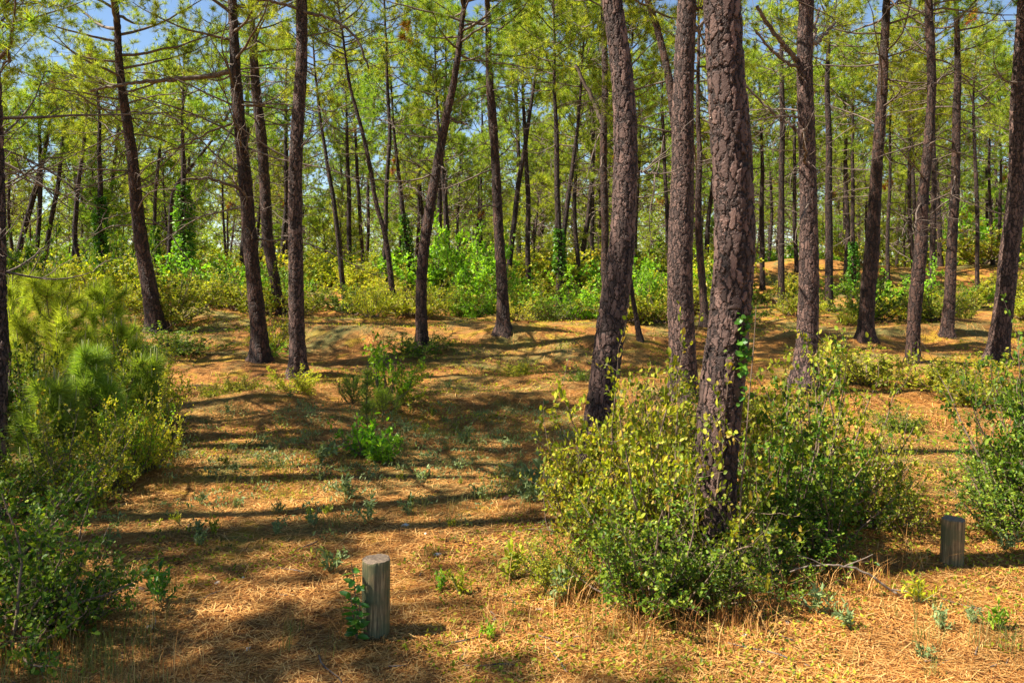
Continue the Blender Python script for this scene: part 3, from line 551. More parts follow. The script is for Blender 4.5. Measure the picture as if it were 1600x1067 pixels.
# ------------------------------------------------------------------ shrubs
def shrub_mesh(seed, H, R, nst, ntw, nlf, lsize, aspect=.62, spread=1.0, low=0.15, up=.35):
    rng = np.random.default_rng(seed); wd = MB(); lf = MB(); P = []; D = []
    for s in range(nst):
        a = rng.random() * 6.283; q = rng.random() ** .6
        e = (1.5 - q * 1.15 * spread); L = (H * (1 - q) + (R * 1.05 + .25 * H) * q) * rng.uniform(.5, 1.2)
        p0 = np.array([math.cos(a), math.sin(a), 0]) * rng.random() * R * .3
        c = curve(p0, [math.cos(a) * math.cos(e), math.sin(a) * math.cos(e), math.sin(e)], L, 12, rng, up, .35)
        wd.add(*rings(c, np.linspace(.006 + .008 * H, .002, 12), 5, cap=False))
        for t in range(ntw):
            u = low + (1 - low) * (t + rng.random()) / ntw; k = min(10, int(u * 11)); f = u * 11 - k; p = c[k] * (1 - f) + c[k + 1] * f
            ta = norm(c[k + 1] - c[k]); dd = ta * .5 + unit(rng, 1)[0] * .9 + np.array([0, 0, .2]); lt = (.10 + .26 * rng.random()) * (H ** .6)
            tw = curve(p, dd, lt, 6, rng, .35, .5); wd.add(*rings(tw, np.linspace(.003, .0012, 6), 3, cap=False))
            n = max(2, int(nlf * (.25 + 1.5 * rng.random() ** 1.3))); ii = rng.random(n) * 5; kk = np.minimum(4, ii.astype(int)); ff = (ii - kk)[:, None]
            P.append(tw[kk] * (1 - ff) + tw[kk + 1] * ff + rng.normal(size=(n, 3)) * .012); D.append(norm(norm(tw[-1] - tw[0])[None] * .5 + unit(rng, n) * .9))
    P = np.concatenate(P); D = np.concatenate(D)
    ok = P[:, 2] > 0.0; leaves(lf, rng, P[ok], D[ok], lsize, aspect)
    return wd.mesh('stems', M_TWIG, True), lf.mesh('foliage', M_OAK, False)
NEARM = [shrub_mesh(10 + k, 1.25, .62, 30, 14, 17, .037, .68) for k in range(4)]      # unit: about 1.25 m tall
MIDM = [shrub_mesh(30 + k, 1.0, .62, 24, 11, 15, .042, .65) for k in range(4)]
FARM = [shrub_mesh(50 + k, 1.0, .75, 24, 11, 16, .052, .62) for k in range(5)]
BROADM = [shrub_mesh(70 + k, .4, .28, 12, 6, 8, .06, .5, 1.0, .1) for k in range(2)]
OPENM = [shrub_mesh(80 + k, 1.1, .45, 12, 8, 11, .055, .6, .8, .35) for k in range(2)]
def shrub(meshes, px, d, sxy, sz, mat, label, group=None, cat='shrub', name='shrub', k=None, rot=None, base=None):
    x = (px - 800) * d / F; st, lf = meshes[R0.integers(len(meshes)) if k is None else k % len(meshes)]
    r = empty(name, (x, d, g1(x, d) - .01)); r.scale = (sxy, sxy, sz); r.rotation_euler = (0, 0, R0.random() * 6.28 if rot is None else rot)
    a = part('stems', st, r); b = part('foliage', lf, r); b.material_slots[0].link = 'OBJECT'; b.material_slots[0].material = mat
    tag(r, label, cat, group); return r
# near ones, one by one
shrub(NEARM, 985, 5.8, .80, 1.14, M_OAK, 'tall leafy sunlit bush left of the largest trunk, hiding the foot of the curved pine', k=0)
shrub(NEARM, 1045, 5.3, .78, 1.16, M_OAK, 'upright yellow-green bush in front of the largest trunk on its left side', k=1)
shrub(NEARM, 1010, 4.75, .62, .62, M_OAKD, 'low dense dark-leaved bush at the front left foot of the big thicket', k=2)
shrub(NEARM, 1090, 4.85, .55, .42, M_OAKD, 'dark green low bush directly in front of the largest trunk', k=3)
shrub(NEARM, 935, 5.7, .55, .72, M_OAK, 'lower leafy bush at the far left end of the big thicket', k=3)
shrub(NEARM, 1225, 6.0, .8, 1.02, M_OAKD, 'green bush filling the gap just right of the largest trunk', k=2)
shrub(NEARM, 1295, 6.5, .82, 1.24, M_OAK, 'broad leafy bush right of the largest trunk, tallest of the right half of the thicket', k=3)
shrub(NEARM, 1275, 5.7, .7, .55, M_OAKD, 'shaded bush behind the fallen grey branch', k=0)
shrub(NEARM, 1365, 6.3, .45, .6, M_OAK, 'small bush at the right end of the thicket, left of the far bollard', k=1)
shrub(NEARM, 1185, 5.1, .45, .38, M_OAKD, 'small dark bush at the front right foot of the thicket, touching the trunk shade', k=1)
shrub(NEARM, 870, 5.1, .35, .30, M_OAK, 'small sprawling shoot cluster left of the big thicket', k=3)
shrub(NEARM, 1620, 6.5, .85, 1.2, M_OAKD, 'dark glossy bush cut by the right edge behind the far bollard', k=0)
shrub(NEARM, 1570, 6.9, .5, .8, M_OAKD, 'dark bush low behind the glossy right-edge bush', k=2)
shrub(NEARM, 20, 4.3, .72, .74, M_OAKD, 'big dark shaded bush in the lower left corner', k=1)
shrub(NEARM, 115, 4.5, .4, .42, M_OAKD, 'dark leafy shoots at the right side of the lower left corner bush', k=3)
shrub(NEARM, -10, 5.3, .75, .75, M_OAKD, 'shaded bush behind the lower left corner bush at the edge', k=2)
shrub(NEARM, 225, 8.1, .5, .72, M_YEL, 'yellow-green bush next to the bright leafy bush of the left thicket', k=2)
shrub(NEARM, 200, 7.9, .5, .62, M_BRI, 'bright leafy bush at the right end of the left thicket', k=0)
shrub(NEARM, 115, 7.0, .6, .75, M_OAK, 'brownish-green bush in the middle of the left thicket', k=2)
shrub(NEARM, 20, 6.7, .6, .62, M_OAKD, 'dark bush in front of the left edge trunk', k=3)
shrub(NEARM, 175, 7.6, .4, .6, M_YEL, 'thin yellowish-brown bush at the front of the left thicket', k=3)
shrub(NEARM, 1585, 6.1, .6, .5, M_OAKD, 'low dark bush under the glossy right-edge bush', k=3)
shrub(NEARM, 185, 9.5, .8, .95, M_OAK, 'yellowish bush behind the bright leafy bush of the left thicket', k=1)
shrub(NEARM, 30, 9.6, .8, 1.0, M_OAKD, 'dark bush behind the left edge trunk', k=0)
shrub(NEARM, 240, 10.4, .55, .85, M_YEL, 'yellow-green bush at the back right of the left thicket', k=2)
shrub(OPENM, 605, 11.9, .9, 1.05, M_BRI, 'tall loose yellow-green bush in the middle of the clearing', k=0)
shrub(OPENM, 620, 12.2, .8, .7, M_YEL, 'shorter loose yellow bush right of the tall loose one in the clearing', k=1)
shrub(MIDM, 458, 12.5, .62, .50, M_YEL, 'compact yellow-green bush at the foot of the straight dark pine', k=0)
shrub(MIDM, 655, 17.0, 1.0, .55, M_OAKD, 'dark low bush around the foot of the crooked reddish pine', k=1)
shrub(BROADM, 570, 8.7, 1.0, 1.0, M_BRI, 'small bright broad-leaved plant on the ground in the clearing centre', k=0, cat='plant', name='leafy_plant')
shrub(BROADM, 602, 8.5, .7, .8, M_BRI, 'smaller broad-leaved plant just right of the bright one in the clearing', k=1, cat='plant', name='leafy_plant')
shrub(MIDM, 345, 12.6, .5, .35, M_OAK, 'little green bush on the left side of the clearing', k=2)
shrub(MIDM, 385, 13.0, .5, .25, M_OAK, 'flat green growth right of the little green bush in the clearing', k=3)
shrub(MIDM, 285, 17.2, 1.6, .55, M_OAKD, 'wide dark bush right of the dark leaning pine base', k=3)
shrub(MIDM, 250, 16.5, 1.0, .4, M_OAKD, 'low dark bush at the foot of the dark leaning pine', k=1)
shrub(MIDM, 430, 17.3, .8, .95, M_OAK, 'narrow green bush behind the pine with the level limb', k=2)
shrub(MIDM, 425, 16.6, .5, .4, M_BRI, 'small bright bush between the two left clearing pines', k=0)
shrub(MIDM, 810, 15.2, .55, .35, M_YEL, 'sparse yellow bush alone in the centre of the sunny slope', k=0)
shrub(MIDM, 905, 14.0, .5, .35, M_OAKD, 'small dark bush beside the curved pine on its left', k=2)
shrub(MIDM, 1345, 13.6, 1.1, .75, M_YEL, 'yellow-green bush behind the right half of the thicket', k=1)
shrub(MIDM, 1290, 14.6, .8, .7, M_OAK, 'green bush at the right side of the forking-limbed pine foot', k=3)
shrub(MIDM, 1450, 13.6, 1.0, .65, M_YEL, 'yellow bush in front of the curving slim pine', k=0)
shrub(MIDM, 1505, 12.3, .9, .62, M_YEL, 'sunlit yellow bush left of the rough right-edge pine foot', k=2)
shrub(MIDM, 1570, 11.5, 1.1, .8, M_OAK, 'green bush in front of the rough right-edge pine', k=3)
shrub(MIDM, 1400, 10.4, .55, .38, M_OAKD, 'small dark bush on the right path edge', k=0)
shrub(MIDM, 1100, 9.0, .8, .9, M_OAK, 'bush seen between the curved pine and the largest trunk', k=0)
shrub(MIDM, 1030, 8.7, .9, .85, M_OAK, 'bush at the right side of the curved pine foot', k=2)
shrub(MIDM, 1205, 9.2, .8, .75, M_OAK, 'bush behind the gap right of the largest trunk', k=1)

# undergrowth band behind the clearing
kinds = [(M_YEL, 'yellow-green bush'), (M_OAK, 'olive-green bush'), (M_BRI, 'bright green bush'), (M_OAKD, 'dark green bush')]
cnt = 0; ru = np.random.default_rng(5)
for ring_, (d0, d1, nn, h0, h1) in enumerate([(20.8, 25, 52, .6, 1.45), (25, 34, 54, .6, 1.9), (34, 50, 56, .9, 2.5), (50, 80, 50, 1.4, 3.0)]):
    for k in range(nn):
        d = ru.uniform(d0, d1); px = -120 + 1840 * (k + ru.random()) / nn
        if ring_ == 0 and (1180 < px < 1560) and ru.random() < .35: continue
        if ring_ >= 1 and 1180 < px < 1600 and ru.random() < (.6 if 34 < d < 43 else .1): continue
        kd = ru.choice(4, p=[.36, .30, .20, .14]); mt, nm = kinds[kd]; h = ru.uniform(h0, h1)
        if 20 < px < 130 and ring_ >= 2: h *= .7
        if px > 1170 and ring_ == 1: h *= .72
        zn = 'left' if px < 400 else 'centre' if px < 940 else 'right'; band = ['front row', 'second row', 'middle depth', 'far depth'][ring_]
        shrub(MIDM if ring_ == 0 else FARM, px, d, h * ru.uniform(1.0, 1.5), h, mt, f'{nm} in the undergrowth behind the clearing, {band}, {zn}', f'{nm}es of the undergrowth, {band}, {zn}'); cnt += 1
# bright broadleaf saplings
for px, d, s, hh, lb in [(735, 29, 2.2, 2.9, 'tall bright green broadleaf sapling left of the upright centre pine'), (762, 27, 1.5, 1.9, 'lower bright green sapling touching the upright centre pine'),
                         (322, 25, 1.3, 1.5, 'bright lime sapling right of the dark ivy column'), (1565, 46, 4.0, 6.0, 'large bright green broadleaf tree beyond the right-edge pine'),
                         (1095, 24, 1.3, 1.6, 'bright green sapling between the furrowed pine and the largest trunk'), (995, 23, 1.1, 1.7, 'bright green sapling right behind the curved pine'),
                         (1395, 25, 1.6, 1.5, 'bright green sapling between the reddish pine and the curving slim pine'), (180, 31, 1.8, 3.0, 'dark-shaded broadleaf sapling right of the ivy-wrapped trunk at left'),
                         (20, 24, 1.8, 2.6, 'dark round evergreen oak at the far left edge')]:
    shrub(FARM, px, d, s, hh, M_OAKD if 'dark' in lb else M_BRI, lb, cat='sapling', name='broadleaf_sapling')

# ------------------------------------------------------------------ young pines
def young_pine(px, d, H, R, seed, mat, label, nwh=6, kn=8, wdt=.006, ln=.15, dens=1.0, candles=True):
    rng = np.random.default_rng(seed); x = (px - 800) * d / F; r = empty('young_pine', (x, d, g1(x, d))); tag(r, label, 'young pine')
    wd = MB(); nb = MB(); cd = MB(); st = curve([0, 0, -.03], [rng.normal() * .08, 0, 1], H * .92, 14, rng, .3, .12)
    wd.add(*rings(st, np.linspace(.012 * H + .004, .005, 14), 7, cap=False)); tp = []; td = []; tips = [(st[-1], np.array([0, 0, 1.]))]
    for wv in range(nwh):
        u = .12 + .85 * wv / nwh; k = int(u * 13); nbz = rng.integers(4, 7)
        for b in range(nbz):
            a = 6.283 * b / nbz + rng.random(); L = R * (1.05 - u * .75) * rng.uniform(.75, 1.15)
            c = curve(st[k], [math.cos(a), math.sin(a), .35], L, 9, rng, 1.2, .25); wd.add(*rings(c, np.linspace(.007, .003, 9), 4, cap=False)); tips.append((c[-1], norm(c[-1] - c[-2] + np.array([0, 0, .1]))))
            m = int(16 * dens * L / .6) + 4
            for _ in range(m):
                t = (.2 + .8 * rng.random()) * 8; q = min(7, int(t)); f = t - q; tp.append(c[q] * (1 - f) + c[q + 1] * f); td.append(norm(c[q + 1] - c[q]))
            for s2 in range(3):
                q = rng.integers(3, 8); c2 = curve(c[q], norm(c[q] - c[q - 1]) + unit(rng, 1)[0] * .6, L * .35, 6, rng, .9, .2); wd.add(*rings(c2, np.linspace(.004, .002, 6), 3, cap=False)); tips.append((c2[-1], norm(c2[-1] - c2[-2])))
                for _ in range(int(6 * dens) + 2):
                    t = rng.random() * 5; q2 = min(4, int(t)); f = t - q2; tp.append(c2[q2] * (1 - f) + c2[q2 + 1] * f); td.append(norm(c2[q2 + 1] - c2[q2]))
    for _ in range(int(20 * H)):
        q = rng.integers(3, 13); tp.append(st[q]); td.append(np.array([0, 0, 1.]))
    needles(nb, rng, np.array(tp), np.array(td), kn, ln, wdt, .7, .04)
    wd.m = 1
    if candles:
        for p, dd in tips[:1] + tips[1::4]:
            c = curve(p, norm(dd + np.array([0, 0, 1.2])), .10 + rng.random() * .09, 5, rng, .5, .05); wd.add(*rings(c, [.007, .008, .0075, .006, .002], 6))
    part('stem', wd.mesh('stem', [M_TWIG, M_CANDLE], True), r); part('crown', nb.mesh('crown', mat), r)
    return r
YP = [(95, 11.0, 2.15, 1.0, M_NEEDLE_Y, 'tall sunlit yellow-green young pine at left in front of the far-left pines'),
      (35, 12.4, 2.0, .9, M_NEEDLE_Y, 'sunlit young pine nearest the left edge'),
      (160, 11.8, 2.0, .9, M_NEEDLE_Y, 'sunlit young pine left of the dark leaning pine'),
      (205, 10.6, 1.35, .6, M_NEEDLE_Y, 'shorter green young pine right of the tall sunlit ones'),
      (150, 8.6, 1.3, .42, M_NEEDLE_D, 'dark green young pine in the left thicket'),
      (70, 7.6, 1.1, .42, M_NEEDLE_D, 'dark green young pine near the left edge trunk'),
      (225, 9.4, 1.1, .45, M_NEEDLE_D, 'small dark young pine at the clearing side of the left thicket'),
      (573, 10.4, .9, .13, M_NEEDLE_D, 'thin single-stemmed dark green pine seedling standing alone in the clearing'),
      (550, 11.9, .42, .48, M_NEEDLE_D, 'low dense blue-green pine bush left in the clearing'),
      (600, 11.3, .40, .35, M_NEEDLE_Y, 'low green pine bush at the foot of the loose yellow bush')]
for k, (px, d, H, R_, mt, lb) in enumerate(YP):
    young_pine(px, d, H, R_, 300 + k, mt, lb, nwh=5 if H < .6 else 7, dens=(1.0 if H > 1 else .35) if R_ > .2 else .05, candles=H > 1, ln=.17 if H > 1 else .11, kn=9 if H > 1 else 4, wdt=.0065 if H > 1 else .005)

# ------------------------------------------------------------------ ivy patch on the largest trunk
mb = MB(); wd = MB()
best = None
for sgn, (a, b, n_) in enumerate([(1.60, 1.78, 26), (1.36, 1.58, 52), (1.15, 1.34, 12)]):
    z = rng.uniform(a, b, n_); pxs = 1158 + rng.normal(size=n_) * 5.5 - np.abs(z - (a + b) / 2) * 14 - (1.5 - z) * 8
    P = np.stack([(pxs - 800) * 5.3 / F, 5.3 - .118 + rng.random(n_) * .03 + np.clip((pxs - 1150) / 20, 0, 1) * .05, z], -1)
    D = norm(np.stack([rng.normal(size=n_) * .8, -.35 + 0 * z, -.4 + rng.normal(size=n_) * .6], -1)); leaves(mb, rng, P, D, .036, .95)
st = curve([(1146 - 800) * 5.3 / F, 5.3 - .122, .3], [0.02, 0, 1], 1.5, 20, rng, .2, .05); wd.add(*rings(st, np.linspace(.006, .003, 20), 5))
r = empty('climbing_ivy', (1.5, 5.18, g1(1.5, 5.18))); tag(r, 'patch of bright ivy leaves on the right side of the largest trunk', 'ivy')
for nm, m_, mt in (('leaves', mb, M_IVY), ('stem', wd, M_TWIG)):
    m_.V = [v - np.array(r.location) for v in m_.V]; part(nm, m_.mesh(nm, mt), r)

# ------------------------------------------------------------------ bollards
def bollard(px, d, rad, H, lean, label, seed):
    rng = np.random.default_rng(seed); x = (px - 800) * d / F; z0 = g1(x, d); r = empty('wooden_bollard', (x, d, z0)); tag(r, label, 'bollard'); r.rotation_euler = (lean[0], lean[1], rng.random())
    n = 72; th = np.linspace(0, 2 * np.pi, n, endpoint=False); zs = np.concatenate([[-.12], np.linspace(0, H - .006, 30), [H - .002]])
    groove = 1 + .012 * np.sin(th * 3 + 1)[None, :] + .018 * vnoise(th[None, :] * 9, zs[:, None] * 1.2) - .10 * np.exp(-((th[None, :] - .5) / .05) ** 2) * np.clip(zs[:, None] * 4 - .4, 0, 1) - .07 * np.exp(-((th[None, :] - 5.9 - zs[:, None] * .3) / .04) ** 2) - .04 * np.exp(-((th[None, :] - 5.1 + zs[:, None] * .08) / .03) ** 2)
    rr = np.full(len(zs), rad); rr[-1] = rad * .97
    P = np.stack([0 * zs, 0 * zs, zs], -1); V, Q, T = rings(P, rr, n, groove, cap=False); chip = .008 * np.clip(vnoise(th * 2.3 + seed * 7, 3.3) * 3, 0, 1); V[-n:, 2] -= chip; V[-2 * n:-n, 2] -= chip; mb = MB(); mb.add(V, Q); part('post', mb.mesh('post', M_POST, True), r)
    # sawn top with slight dishing and cracks
    mb = MB(); m = 14; rad_f = np.linspace(0, .985, m)[1:]; V = [[0, 0, H - .004]]
    for f in rad_f:
        for k in range(n): V.append([f * rad * groove[-2, k] * math.sin(th[k]), -f * rad * groove[-2, k] * math.cos(th[k]), H - .002 + .004 * (f ** 3) * 0 + .0016 * float(vnoise(f * 14, th[k] * 1.5)) + .0012 * math.sin(f * 60) - (chip[k] if f > .93 else 0)])
    V = np.array(V); Q = []; T = [[0, 1 + k, 1 + (k + 1) % n] for k in range(n)]
    for a in range(len(rad_f) - 1):
        for k in range(n): Q.append([1 + a * n + k, 1 + (a + 1) * n + k, 1 + (a + 1) * n + (k + 1) % n, 1 + a * n + (k + 1) % n])
    # rings() is built with frame A,B; match its plan orientation
    mb.add(V, Q, T); part('sawn_top', mb.mesh('sawn_top', M_CUTWOOD, True), r); return r, (x, d, z0)
bA, pA = bollard(587, 4.42, .0765, .415, (0.0, .01), 'round wooden bollard with a leafy shoot climbing its left side', 1)
bB, pB = bollard(1487, 5.5, .073, .315, (0.03, .02), 'shaded greenish wooden bollard at right below the glossy bush', 2)
# leafy shoot against the near bollard
mb = MB(); lf = MB(); rs = np.random.default_rng(77)
base = np.array([pA[0] - .085, pA[1] - .09, pA[2]])
for k, (dx, H_, up) in enumerate([(.01, .42, 0), (-.06, .28, 1), (.03, .22, 0), (-.09, .15, 1)]):
    c = curve([0, 0, 0], [dx * 3, -.05, 1], H_, 10, rs, .3, .12); mb.add(*rings(c, np.linspace(.004, .002, 10), 5))
    n = int(9 + H_ * 30); t = np.linspace(.15, 1, n) * 9; q = np.minimum(8, t.astype(int)); f = (t - q)[:, None]; P = c[q] * (1 - f) + c[q + 1] * f
    a = np.arange(n) * 2.4; D = norm(np.stack([np.cos(a), np.sin(a) * .6 - .3, -.1 + .5 * rs.random(n)], -1)); leaves(lf, rs, P, D, .062, .42, .3, .6, .15)
r = empty('leafy_shoot', tuple(base)); tag(r, 'leafy green shoot growing up the left side of the near bollard', 'plant')
part('stem', mb.mesh('stem', M_TWIG, True), r); part('leaves', lf.mesh('leaves', leaf_mat('shoot_leaves', [(.05, .15, .015), (.09, .21, .02), (.18, .30, .03)], .35, .35, .5)), r)

# ------------------------------------------------------------------ small ground things
# fallen grey branch
mb = MB(); rs = np.random.default_rng(8)
pp = [(1235, 892), (1262, 884), (1300, 882), (1335, 886), (1362, 900), (1392, 922), (1412, 940)]
P = np.array([at(a, b, 4.95) for a, b in pp]); P[:, 2] = np.maximum(P[:, 2], [g1(p[0], p[1]) + .015 for p in P]); P[-1, 2] = g1(P[-1, 0], P[-1, 1]) + .0
tt = np.linspace(0, 1, 7); T2 = np.linspace(0, 1, 30); Pn = np.stack([np.interp(T2, tt, P[:, k]) for k in range(3)], -1); Pn[1:-1] = (Pn[:-2] + Pn[1:-1] + Pn[2:]) / 3; Pn += rs.normal(size=Pn.shape) * .002
b0 = Pn[-1].copy(); root = empty('fallen_branch', tuple(b0)); tag(root, 'bare grey fallen branch arching low in front of the thicket', 'branch')
mb.add(*rings(Pn - b0, np.interp(T2, [0, .8, 1], [.004, .008, .007]), 9))
for s_, dd, L in [(24, [1, -.1, .02], .24), (12, [.7, .1, .35], .22), (8, [-.6, 0, .3], .18), (27, [.3, -.2, -.4], .10)]:
    c = curve(Pn[s_] - b0, dd, L, 8, rs, 0, .2); mb.add(*rings(c, np.linspace(.0045, .0018, 8), 6))
part('stick', mb.mesh('stick', plain_mat('grey_wood', (.11, .08, .06), (.27, .21, .16), 30)), root)

# stones and cones
def blob(sx, sy, sz, rng):
    u = 12; v = 8; V = []
    for a in range(1, v):
        for b in range(u):
            t = math.pi * a / v; p = 2 * math.pi * b / u; k = 1 + .35 * float(vnoise(b / 2 + rng.random() * .3 + 5 * sx * 100, a / 1.5))
            V.append([sx * k * math.sin(t) * math.cos(p), sy * k * math.sin(t) * math.sin(p), sz * k * math.cos(t)])
    V += [[0, 0, sz], [0, 0, -sz]]; Q = []; T = []
    for a in range(v - 2):
        for b in range(u): Q.append([a * u + b, (a + 1) * u + b, (a + 1) * u + (b + 1) % u, a * u + (b + 1) % u])
    for b in range(u): T.append([len(V) - 2, b, (b + 1) % u]); T.append([len(V) - 1, (v - 2) * u + (b + 1) % u, (v - 2) * u + b])
    return V, Q, T
STN = [(683, 868, .028, 'white flat stone in the middle of the sunny needle carpet'), (843, 955, .026, 'pale round stone among needles left of the thicket foot'), (1190, 1038, .022, 'small white stone on the ground at the bottom right of the centre'),
       (1165, 995, .026, 'pale pebble in front of the largest trunk'), (850, 935, .015, 'tiny pale pebble left of the thicket'), (340, 913, .024, 'brownish pebble in the left foreground'), (380, 903, .014, 'tiny pebble left of centre foreground'),
       (633, 822, .034, 'whitish chip beside the long trunk shadow'), (233, 982, .018, 'pale pebble near the lower left bush'), (665, 835, .016, 'small whitish pebble on the long shadow edge'), (1230, 975, .02, 'grey-white pebble in the shade right of the largest trunk'), (388, 1015, .022, 'pale chip in the lower left foreground')]
for k, (a, b, s, lb) in enumerate(STN):
    d = hit(a, b); x = (a - 800) * d / F; q = MB(); q.add(*blob(s, s * .6, s * .4, rs)); o = obj('pebble', q.mesh('pebble', M_STONE, False), None, (x, d, g1(x, d) + s * .2)); o.rotation_euler = (0, 0, rs.random() * 6); tag(o, lb, 'stone')
CN = [(790, 782, 'pine cone lying on the sunny needles left of the thicket')]
cm = MB(); nsc = 70
cm.add(*blob(.018, .018, .032, rs))
for k in range(nsc):
    a = k * 2.4; z = -.03 + .06 * k / nsc; r_ = .023 * math.sqrt(max(.1, 1 - (z / .036) ** 2)); p = np.array([math.cos(a) * r_, math.sin(a) * r_, z]); t = np.array([-math.sin(a), math.cos(a), 0]); o_ = np.array([math.cos(a), math.sin(a), .5])
    cm.add(np.array([p - t * .006 - o_ * .006, p + t * .006 - o_ * .006, p + t * .005 + o_ * .006, p - t * .005 + o_ * .006]), [[0, 1, 2, 3]])
cme = cm.mesh('pine_cone', M_CONE)
for a, b, lb in CN:
    d = hit(a, b); x = (a - 800) * d / F; o = obj('pine_cone', cme, None, (x, d, g1(x, d) + .018)); o.rotation_euler = (1.5, 0, rs.random() * 6); tag(o, lb, 'pine cone')

# grey-green herbs
def herb_mesh(seed, n=9, H=.14, ls=.035, asp=.4, leaves_per=14):
    rng = np.random.default_rng(seed); wd = MB(); lf = MB()
    for s in range(n):
        a = rng.random() * 6.28; e = rng.uniform(.5, 1.4); c = curve([0, 0, 0], [math.cos(a) * math.cos(e), math.sin(a) * math.cos(e), math.sin(e)], H * rng.uniform(.6, 1.1), 7, rng, .4, .3)
        wd.add(*rings(c, np.linspace(.0025, .001, 7), 4)); t = (.25 + .75 * rng.random(leaves_per)) * 6; q = np.minimum(5, t.astype(int)); f = (t - q)[:, None]
        P = c[q] * (1 - f) + c[q + 1] * f; D = norm(norm(c[-1] - c[0])[None] * .5 + unit(rng, leaves_per)); leaves(lf, rng, P, D, ls, asp)
    return wd.mesh('stem', M_GREY), lf.mesh('leaves', M_GREY)
HM = [herb_mesh(k, 8 + k, .16, .034, .32) for k in range(3)]
def herb(px, py, s, label, group=None, mat=None):
    d = hit(px, py); x = (px - 800) * d / F; st, lf = HM[rs.integers(3)]; r = empty('small_herb', (x, d, g1(x, d))); r.scale = (s, s, s * 1.1); r.rotation_euler = (0, 0, rs.random() * 6)
    part('stem', st, r); b = part('leaves', lf, r)
    if mat: b.material_slots[0].link = 'OBJECT'; b.material_slots[0].material = mat
    tag(r, label, 'herb', group)
for px, py, s, lb, mt in [(515, 895, 1.3, 'pale feathery herb left of the near bollard, on the sunny carpet', None), (250, 945, 1.4, 'dark grey-green herb in the left foreground', M_IVY), (310, 856, .8, 'pale rosette just below the long shadow at left', None), (430, 838, .9, 'pale spiky herb on the long shadow', None),
        (165, 860, 1.0, 'silvery herb beside the lower left bush', None), (575, 815, 1.2, 'grey herb on the shaded ground above the near bollard', None), (640, 805, 1.0, 'pale upright herb above the right side of the near bollard', None), (840, 770, 2.2, 'large grey-green herb left of the thicket', None), (825, 785, 1.3, 'grey herb at the foot of the large grey-green one', None),
        (875, 945, 1.3, 'grey thistle-like herb at the left front of the thicket', None), (1275, 960, 1.1, 'blue-green herb in front of the fallen branch', None), (1470, 985, .8, 'pale herb in the right foreground', None), (1570, 860, 1.1, 'blue-green herb right of the far bollard', None),
        (1440, 1030, .7, 'small blue-green sprout at the bottom right', None), (1515, 975, .7, 'pale green herb in the right corner foreground', None), (1435, 945, 1.1, 'yellow-green sprout at the end of the fallen branch', M_YEL), (730, 690, 1.3, 'pale grass-like herb on the middle slope', None), (500, 725, 1.6, 'silvery herb left of the bright broad-leaved plant', None),
        (540, 780, 1.3, 'grey herb in the shaded middle of the clearing', None), (660, 755, 1.0, 'grey herb right of the middle shade', None), (745, 780, 1.0, 'tiny pale herb in the middle foreground', None), (1560, 985, 1.0, 'dark green sprout near the lower right edge', M_BRI), (1330, 985, .9, 'small grey sprout below the fallen branch', None),
        (800, 905, 1.5, 'yellow-green low shoots left of the thicket foot', M_YEL), (770, 1000, .7, 'tiny green sprout at the bottom centre', M_BRI), (720, 930, 1.1, 'low bright shoots right of the near bollard', M_YEL), (690, 925, .8, 'small green shoots just right of the near bollard', M_BRI)]:
    herb(px, py, s, lb, None, mt)
for k in range(42):
    py = 600 + 240 * rs.random(); px = rs.uniform(260, 860); side = 'left half' if px < 560 else 'right half'
    herb(px, py, rs.uniform(.4, .95), f'little grey-green herb in the {side} of the clearing', f'little herbs of the clearing, {side}', None if rs.random() < .75 else M_OAK)

# grass tufts (stuff), low green ground growth (stuff), needle litter (stuff), twigs (stuff)
def blades(mb, rng, P, H, wd, lean=.5):
    n = len(P); a = rng.random(n) * 6.283; L = H * (.5 + rng.random(n)); l1 = lean * rng.random(n)
    dx = np.stack([np.cos(a), np.sin(a), 0 * a], -1); s = np.stack([-np.sin(a), np.cos(a), 0 * a], -1) * wd
    m = P + dx * (L * l1 * .35)[:, None] + np.array([0, 0, 1.]) * (L * .6)[:, None]; t = P + dx * (L * l1)[:, None] + np.array([0, 0, 1.]) * (L * .95)[:, None]
    V = np.stack([P - s, P + s, m + s * .7, m - s * .7, t], 1).reshape(-1, 3); b = (np.arange(n) * 5)[:, None]; mb.add(V, b + np.array([[0, 1, 2, 3]]), b + np.array([[3, 2, 4]]))
rl = np.random.default_rng(21)
mb = MB(); pts_ = []
for k in range(230):      # tufts
    d = 3.9 + 14 * rl.random() ** 1.4; px = rl.uniform(-60, 1660); x = (px - 800) * d / F
    dens = float(vnoise(x * .6 + 3, d * .6)) + .5
    if rl.random() > dens * 1.1: continue
    n = int(rl.integers(6, 22)); pts_.append(np.stack([x + rl.normal(size=n) * .035, d + rl.normal(size=n) * .035], -1))
for k in range(60):       # lower left corner grass
    d = rl.uniform(3.7, 4.6); px = rl.uniform(-40, 260); x = (px - 800) * d / F; n = 14; pts_.append(np.stack([x + rl.normal(size=n) * .05, d + rl.normal(size=n) * .05], -1))
for cx, cd_, rx, rd, nn in [(-2.1, 10.6, 1.4, .5, 50), (-1.6, 9.3, 1.3, .45, 46), (-.1, 9.6, .9, .5, 46), (-3.0, 8.1, 1.0, .4, 30), (-.2, 11.6, 1.0, .5, 40), (.3, 7.4, .35, .4, 26), (-2.3, 12.6, 1.2, .5, 30), (-1.6, 6.9, 1.2, .3, 26), (3.6, 9.5, .8, .8, 30), (2.9, 4.6, .8, .3, 20)]:
    for k in range(nn):
        x = cx + rl.normal() * rx; d = cd_ + rl.normal() * rd; n = int(rl.integers(8, 22)); pts_.append(np.stack([x + rl.normal(size=n) * .05, d + rl.normal(size=n) * .05], -1))
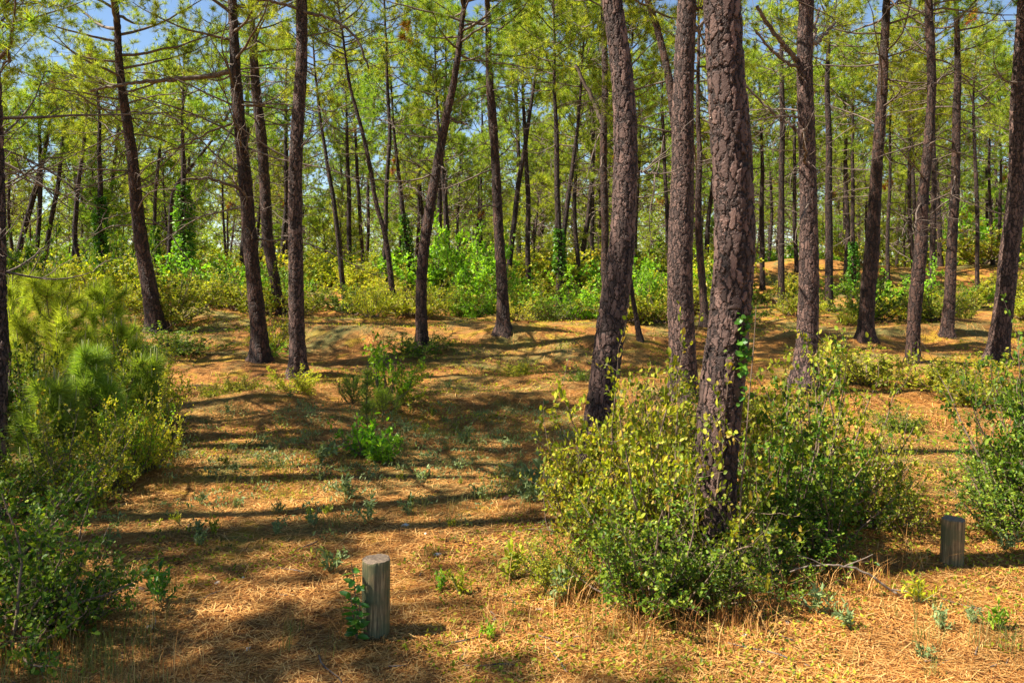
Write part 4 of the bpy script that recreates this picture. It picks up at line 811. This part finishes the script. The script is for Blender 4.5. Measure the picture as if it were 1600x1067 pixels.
q = np.concatenate(pts_); P = np.stack([q[:, 0], q[:, 1], gz(q[:, 0], q[:, 1])], -1); blades(mb, rl, P, .12, .0016, .8)
tag(obj('grass', mb.mesh('grass', M_GRASS)), 'thin dry and green grass blades on the clearing floor', kind='stuff')
mb = MB(); P_ = []
for cx, cd_, rx, rd, nn in [(.75, 4.75, .45, .3, 40), (1.2, 4.75, .35, .25, 36), (2.0, 5.3, .5, .3, 30), (.45, 5.3, .2, .3, 20), (-2.6, 4.1, .5, .25, 24)]:
    for k in range(nn):
        x = cx + rl.normal() * rx; d = cd_ + rl.normal() * rd; n = int(rl.integers(10, 30)); q = np.stack([x + rl.normal(size=n) * .05, d + rl.normal(size=n) * .05], -1)
        P_.append(np.stack([q[:, 0], q[:, 1], gz(q[:, 0], q[:, 1])], -1))
blades(mb, rl, np.concatenate(P_), .15, .0018, 1.3)
tag(obj('dry_grass', mb.mesh('dry_grass', M_LITTER)), 'dead brown grass at the foot of the bushes', kind='stuff')
mb = MB(); P_ = []
for cx, cd_, rx, rd, nn in [(-2.1, 10.6, 1.3, .45, 60), (-1.6, 9.3, 1.2, .4, 55), (-.1, 9.6, .8, .45, 60), (-3.0, 8.1, .9, .4, 36), (-.2, 11.6, 1.0, .4, 40), (.3, 7.4, .3, .35, 30), (-1.6, 6.9, 1.1, .3, 26), (-1.2, 8.2, .9, .4, 34)]:
    for k in range(nn):
        x = cx + rl.normal() * rx; d = cd_ + rl.normal() * rd; n = int(rl.integers(14, 44)); h = rl.uniform(.03, .13)
        q = np.stack([x + rl.normal(size=n) * .06, d + rl.normal(size=n) * .06], -1); P_.append(np.stack([q[:, 0], q[:, 1], gz(q[:, 0], q[:, 1]) + rl.random(n) * h], -1))
P_ = np.concatenate(P_); leaves(mb, rl, P_, norm(unit(rl, len(P_)) + np.array([0, 0, .7])), .034, .34)
tag(obj('low_herbs', mb.mesh('low_herbs', M_GREY)), 'low grey-green herbs growing thickly in patches across the clearing', kind='stuff')
mb = MB(); n = 70000
d = 3.7 + 19 * rl.random(n) ** 1.3; px = rl.uniform(-60, 1660, n); x = (px - 800) * d / F
keep = (vnoise(x * .9 + 30, d * .9) + .6 * vnoise(x * 3.1, d * 3.1 + 8)) > .08; x = x[keep]; d = d[keep]; n = len(x)
P = np.stack([x, d, gz(x, d) + .004 + .02 * rl.random(n)], -1); D = norm(np.stack([rl.normal(size=n), rl.normal(size=n), .6 + 0 * x], -1)); leaves(mb, rl, P, D, (.016 + .0016 * P[:, 1])[:, None], .5)
tag(obj('ground_cover', mb.mesh('ground_cover', M_OAK)), 'tiny green leaves of low ground cover in patches', kind='stuff')
mb = MB(); n = 60000
d = 9 + 17 * rl.random(n) ** 1.2; px = rl.uniform(-80, 1680, n); x = (px - 800) * d / F; kp = rl.random(n) < .2 + vnoise(x * 1.3 + 5, d * 1.9) + .5; x = x[kp]; d = d[kp]; n = len(x)
a = rl.random(n) * np.pi; L = .14 + .14 * rl.random(n); dr = np.stack([np.cos(a), np.sin(a), 0 * a], -1); sd_ = np.stack([-np.sin(a), np.cos(a), 0 * a], -1) * .0032
P = np.stack([x, d, gz(x, d) + .01], -1); A = P - dr * L[:, None] / 2; B = P + dr * L[:, None] / 2; A[:, 2] = gz(A[:, 0], A[:, 1]) + .008 + .02 * rl.random(n); B[:, 2] = gz(B[:, 0], B[:, 1]) + .008 + .02 * rl.random(n)
mb.add(np.stack([A - sd_, A + sd_, B + sd_, B - sd_], 1).reshape(-1, 3), np.arange(4 * n).reshape(-1, 4)); n = 150000
d = 3.6 + 11 * rl.random(n) ** 1.7; px = rl.uniform(-80, 1680, n); x = (px - 800) * d / F
cl = vnoise(x * 2.3 + 5, d * 2.3) + .5; kp = rl.random(n) < .35 + cl; x = x[kp]; d = d[kp]; n = len(x)
a = rl.random(n) * np.pi + 1.2 * vnoise(x * 3, d * 3); L = .07 + .09 * rl.random(n); dz = rl.normal(size=n) * .10; dr = np.stack([np.cos(a), np.sin(a), dz], -1)
P = np.stack([x, d, gz(x, d) + .003 + .014 * rl.random(n)], -1); s = np.stack([-np.sin(a), np.cos(a), 0 * a], -1) * (.0011 + .00016 * d)[:, None]
A = P - dr * L[:, None] / 2; B = P + dr * L[:, None] / 2; A[:, 2] = np.maximum(A[:, 2], gz(A[:, 0], A[:, 1]) + .002); B[:, 2] = np.maximum(B[:, 2], gz(B[:, 0], B[:, 1]) + .002)
V = np.stack([A - s, A + s, B + s, B - s], 1).reshape(-1, 3); mb.add(V, np.arange(4 * n).reshape(-1, 4))
tag(obj('needle_litter', mb.mesh('needle_litter', M_LITTER)), 'carpet of fallen orange-brown pine needles', kind='stuff')
mb = MB()
for k in range(170):
    d = 3.9 + 14 * rl.random() ** 1.5; x = (rl.uniform(-40, 1640) - 800) * d / F; a = rl.random() * 6.28; L = rl.uniform(.06, .35)
    c = curve([x, d, 0], [math.cos(a), math.sin(a), 0], L, 6, rl, 0, .4); c[:, 2] = gz(c[:, 0], c[:, 1]) + .008 + .01 * rl.random(); mb.add(*rings(c, np.linspace(.004, .002, 6) * (1 + L), 5))
tag(obj('twig_litter', mb.mesh('twig_litter', M_BRANCH, True)), 'small dead twigs scattered on the needle carpet', kind='stuff')
print('objects', len(bpy.data.objects), 'undergrowth', cnt)
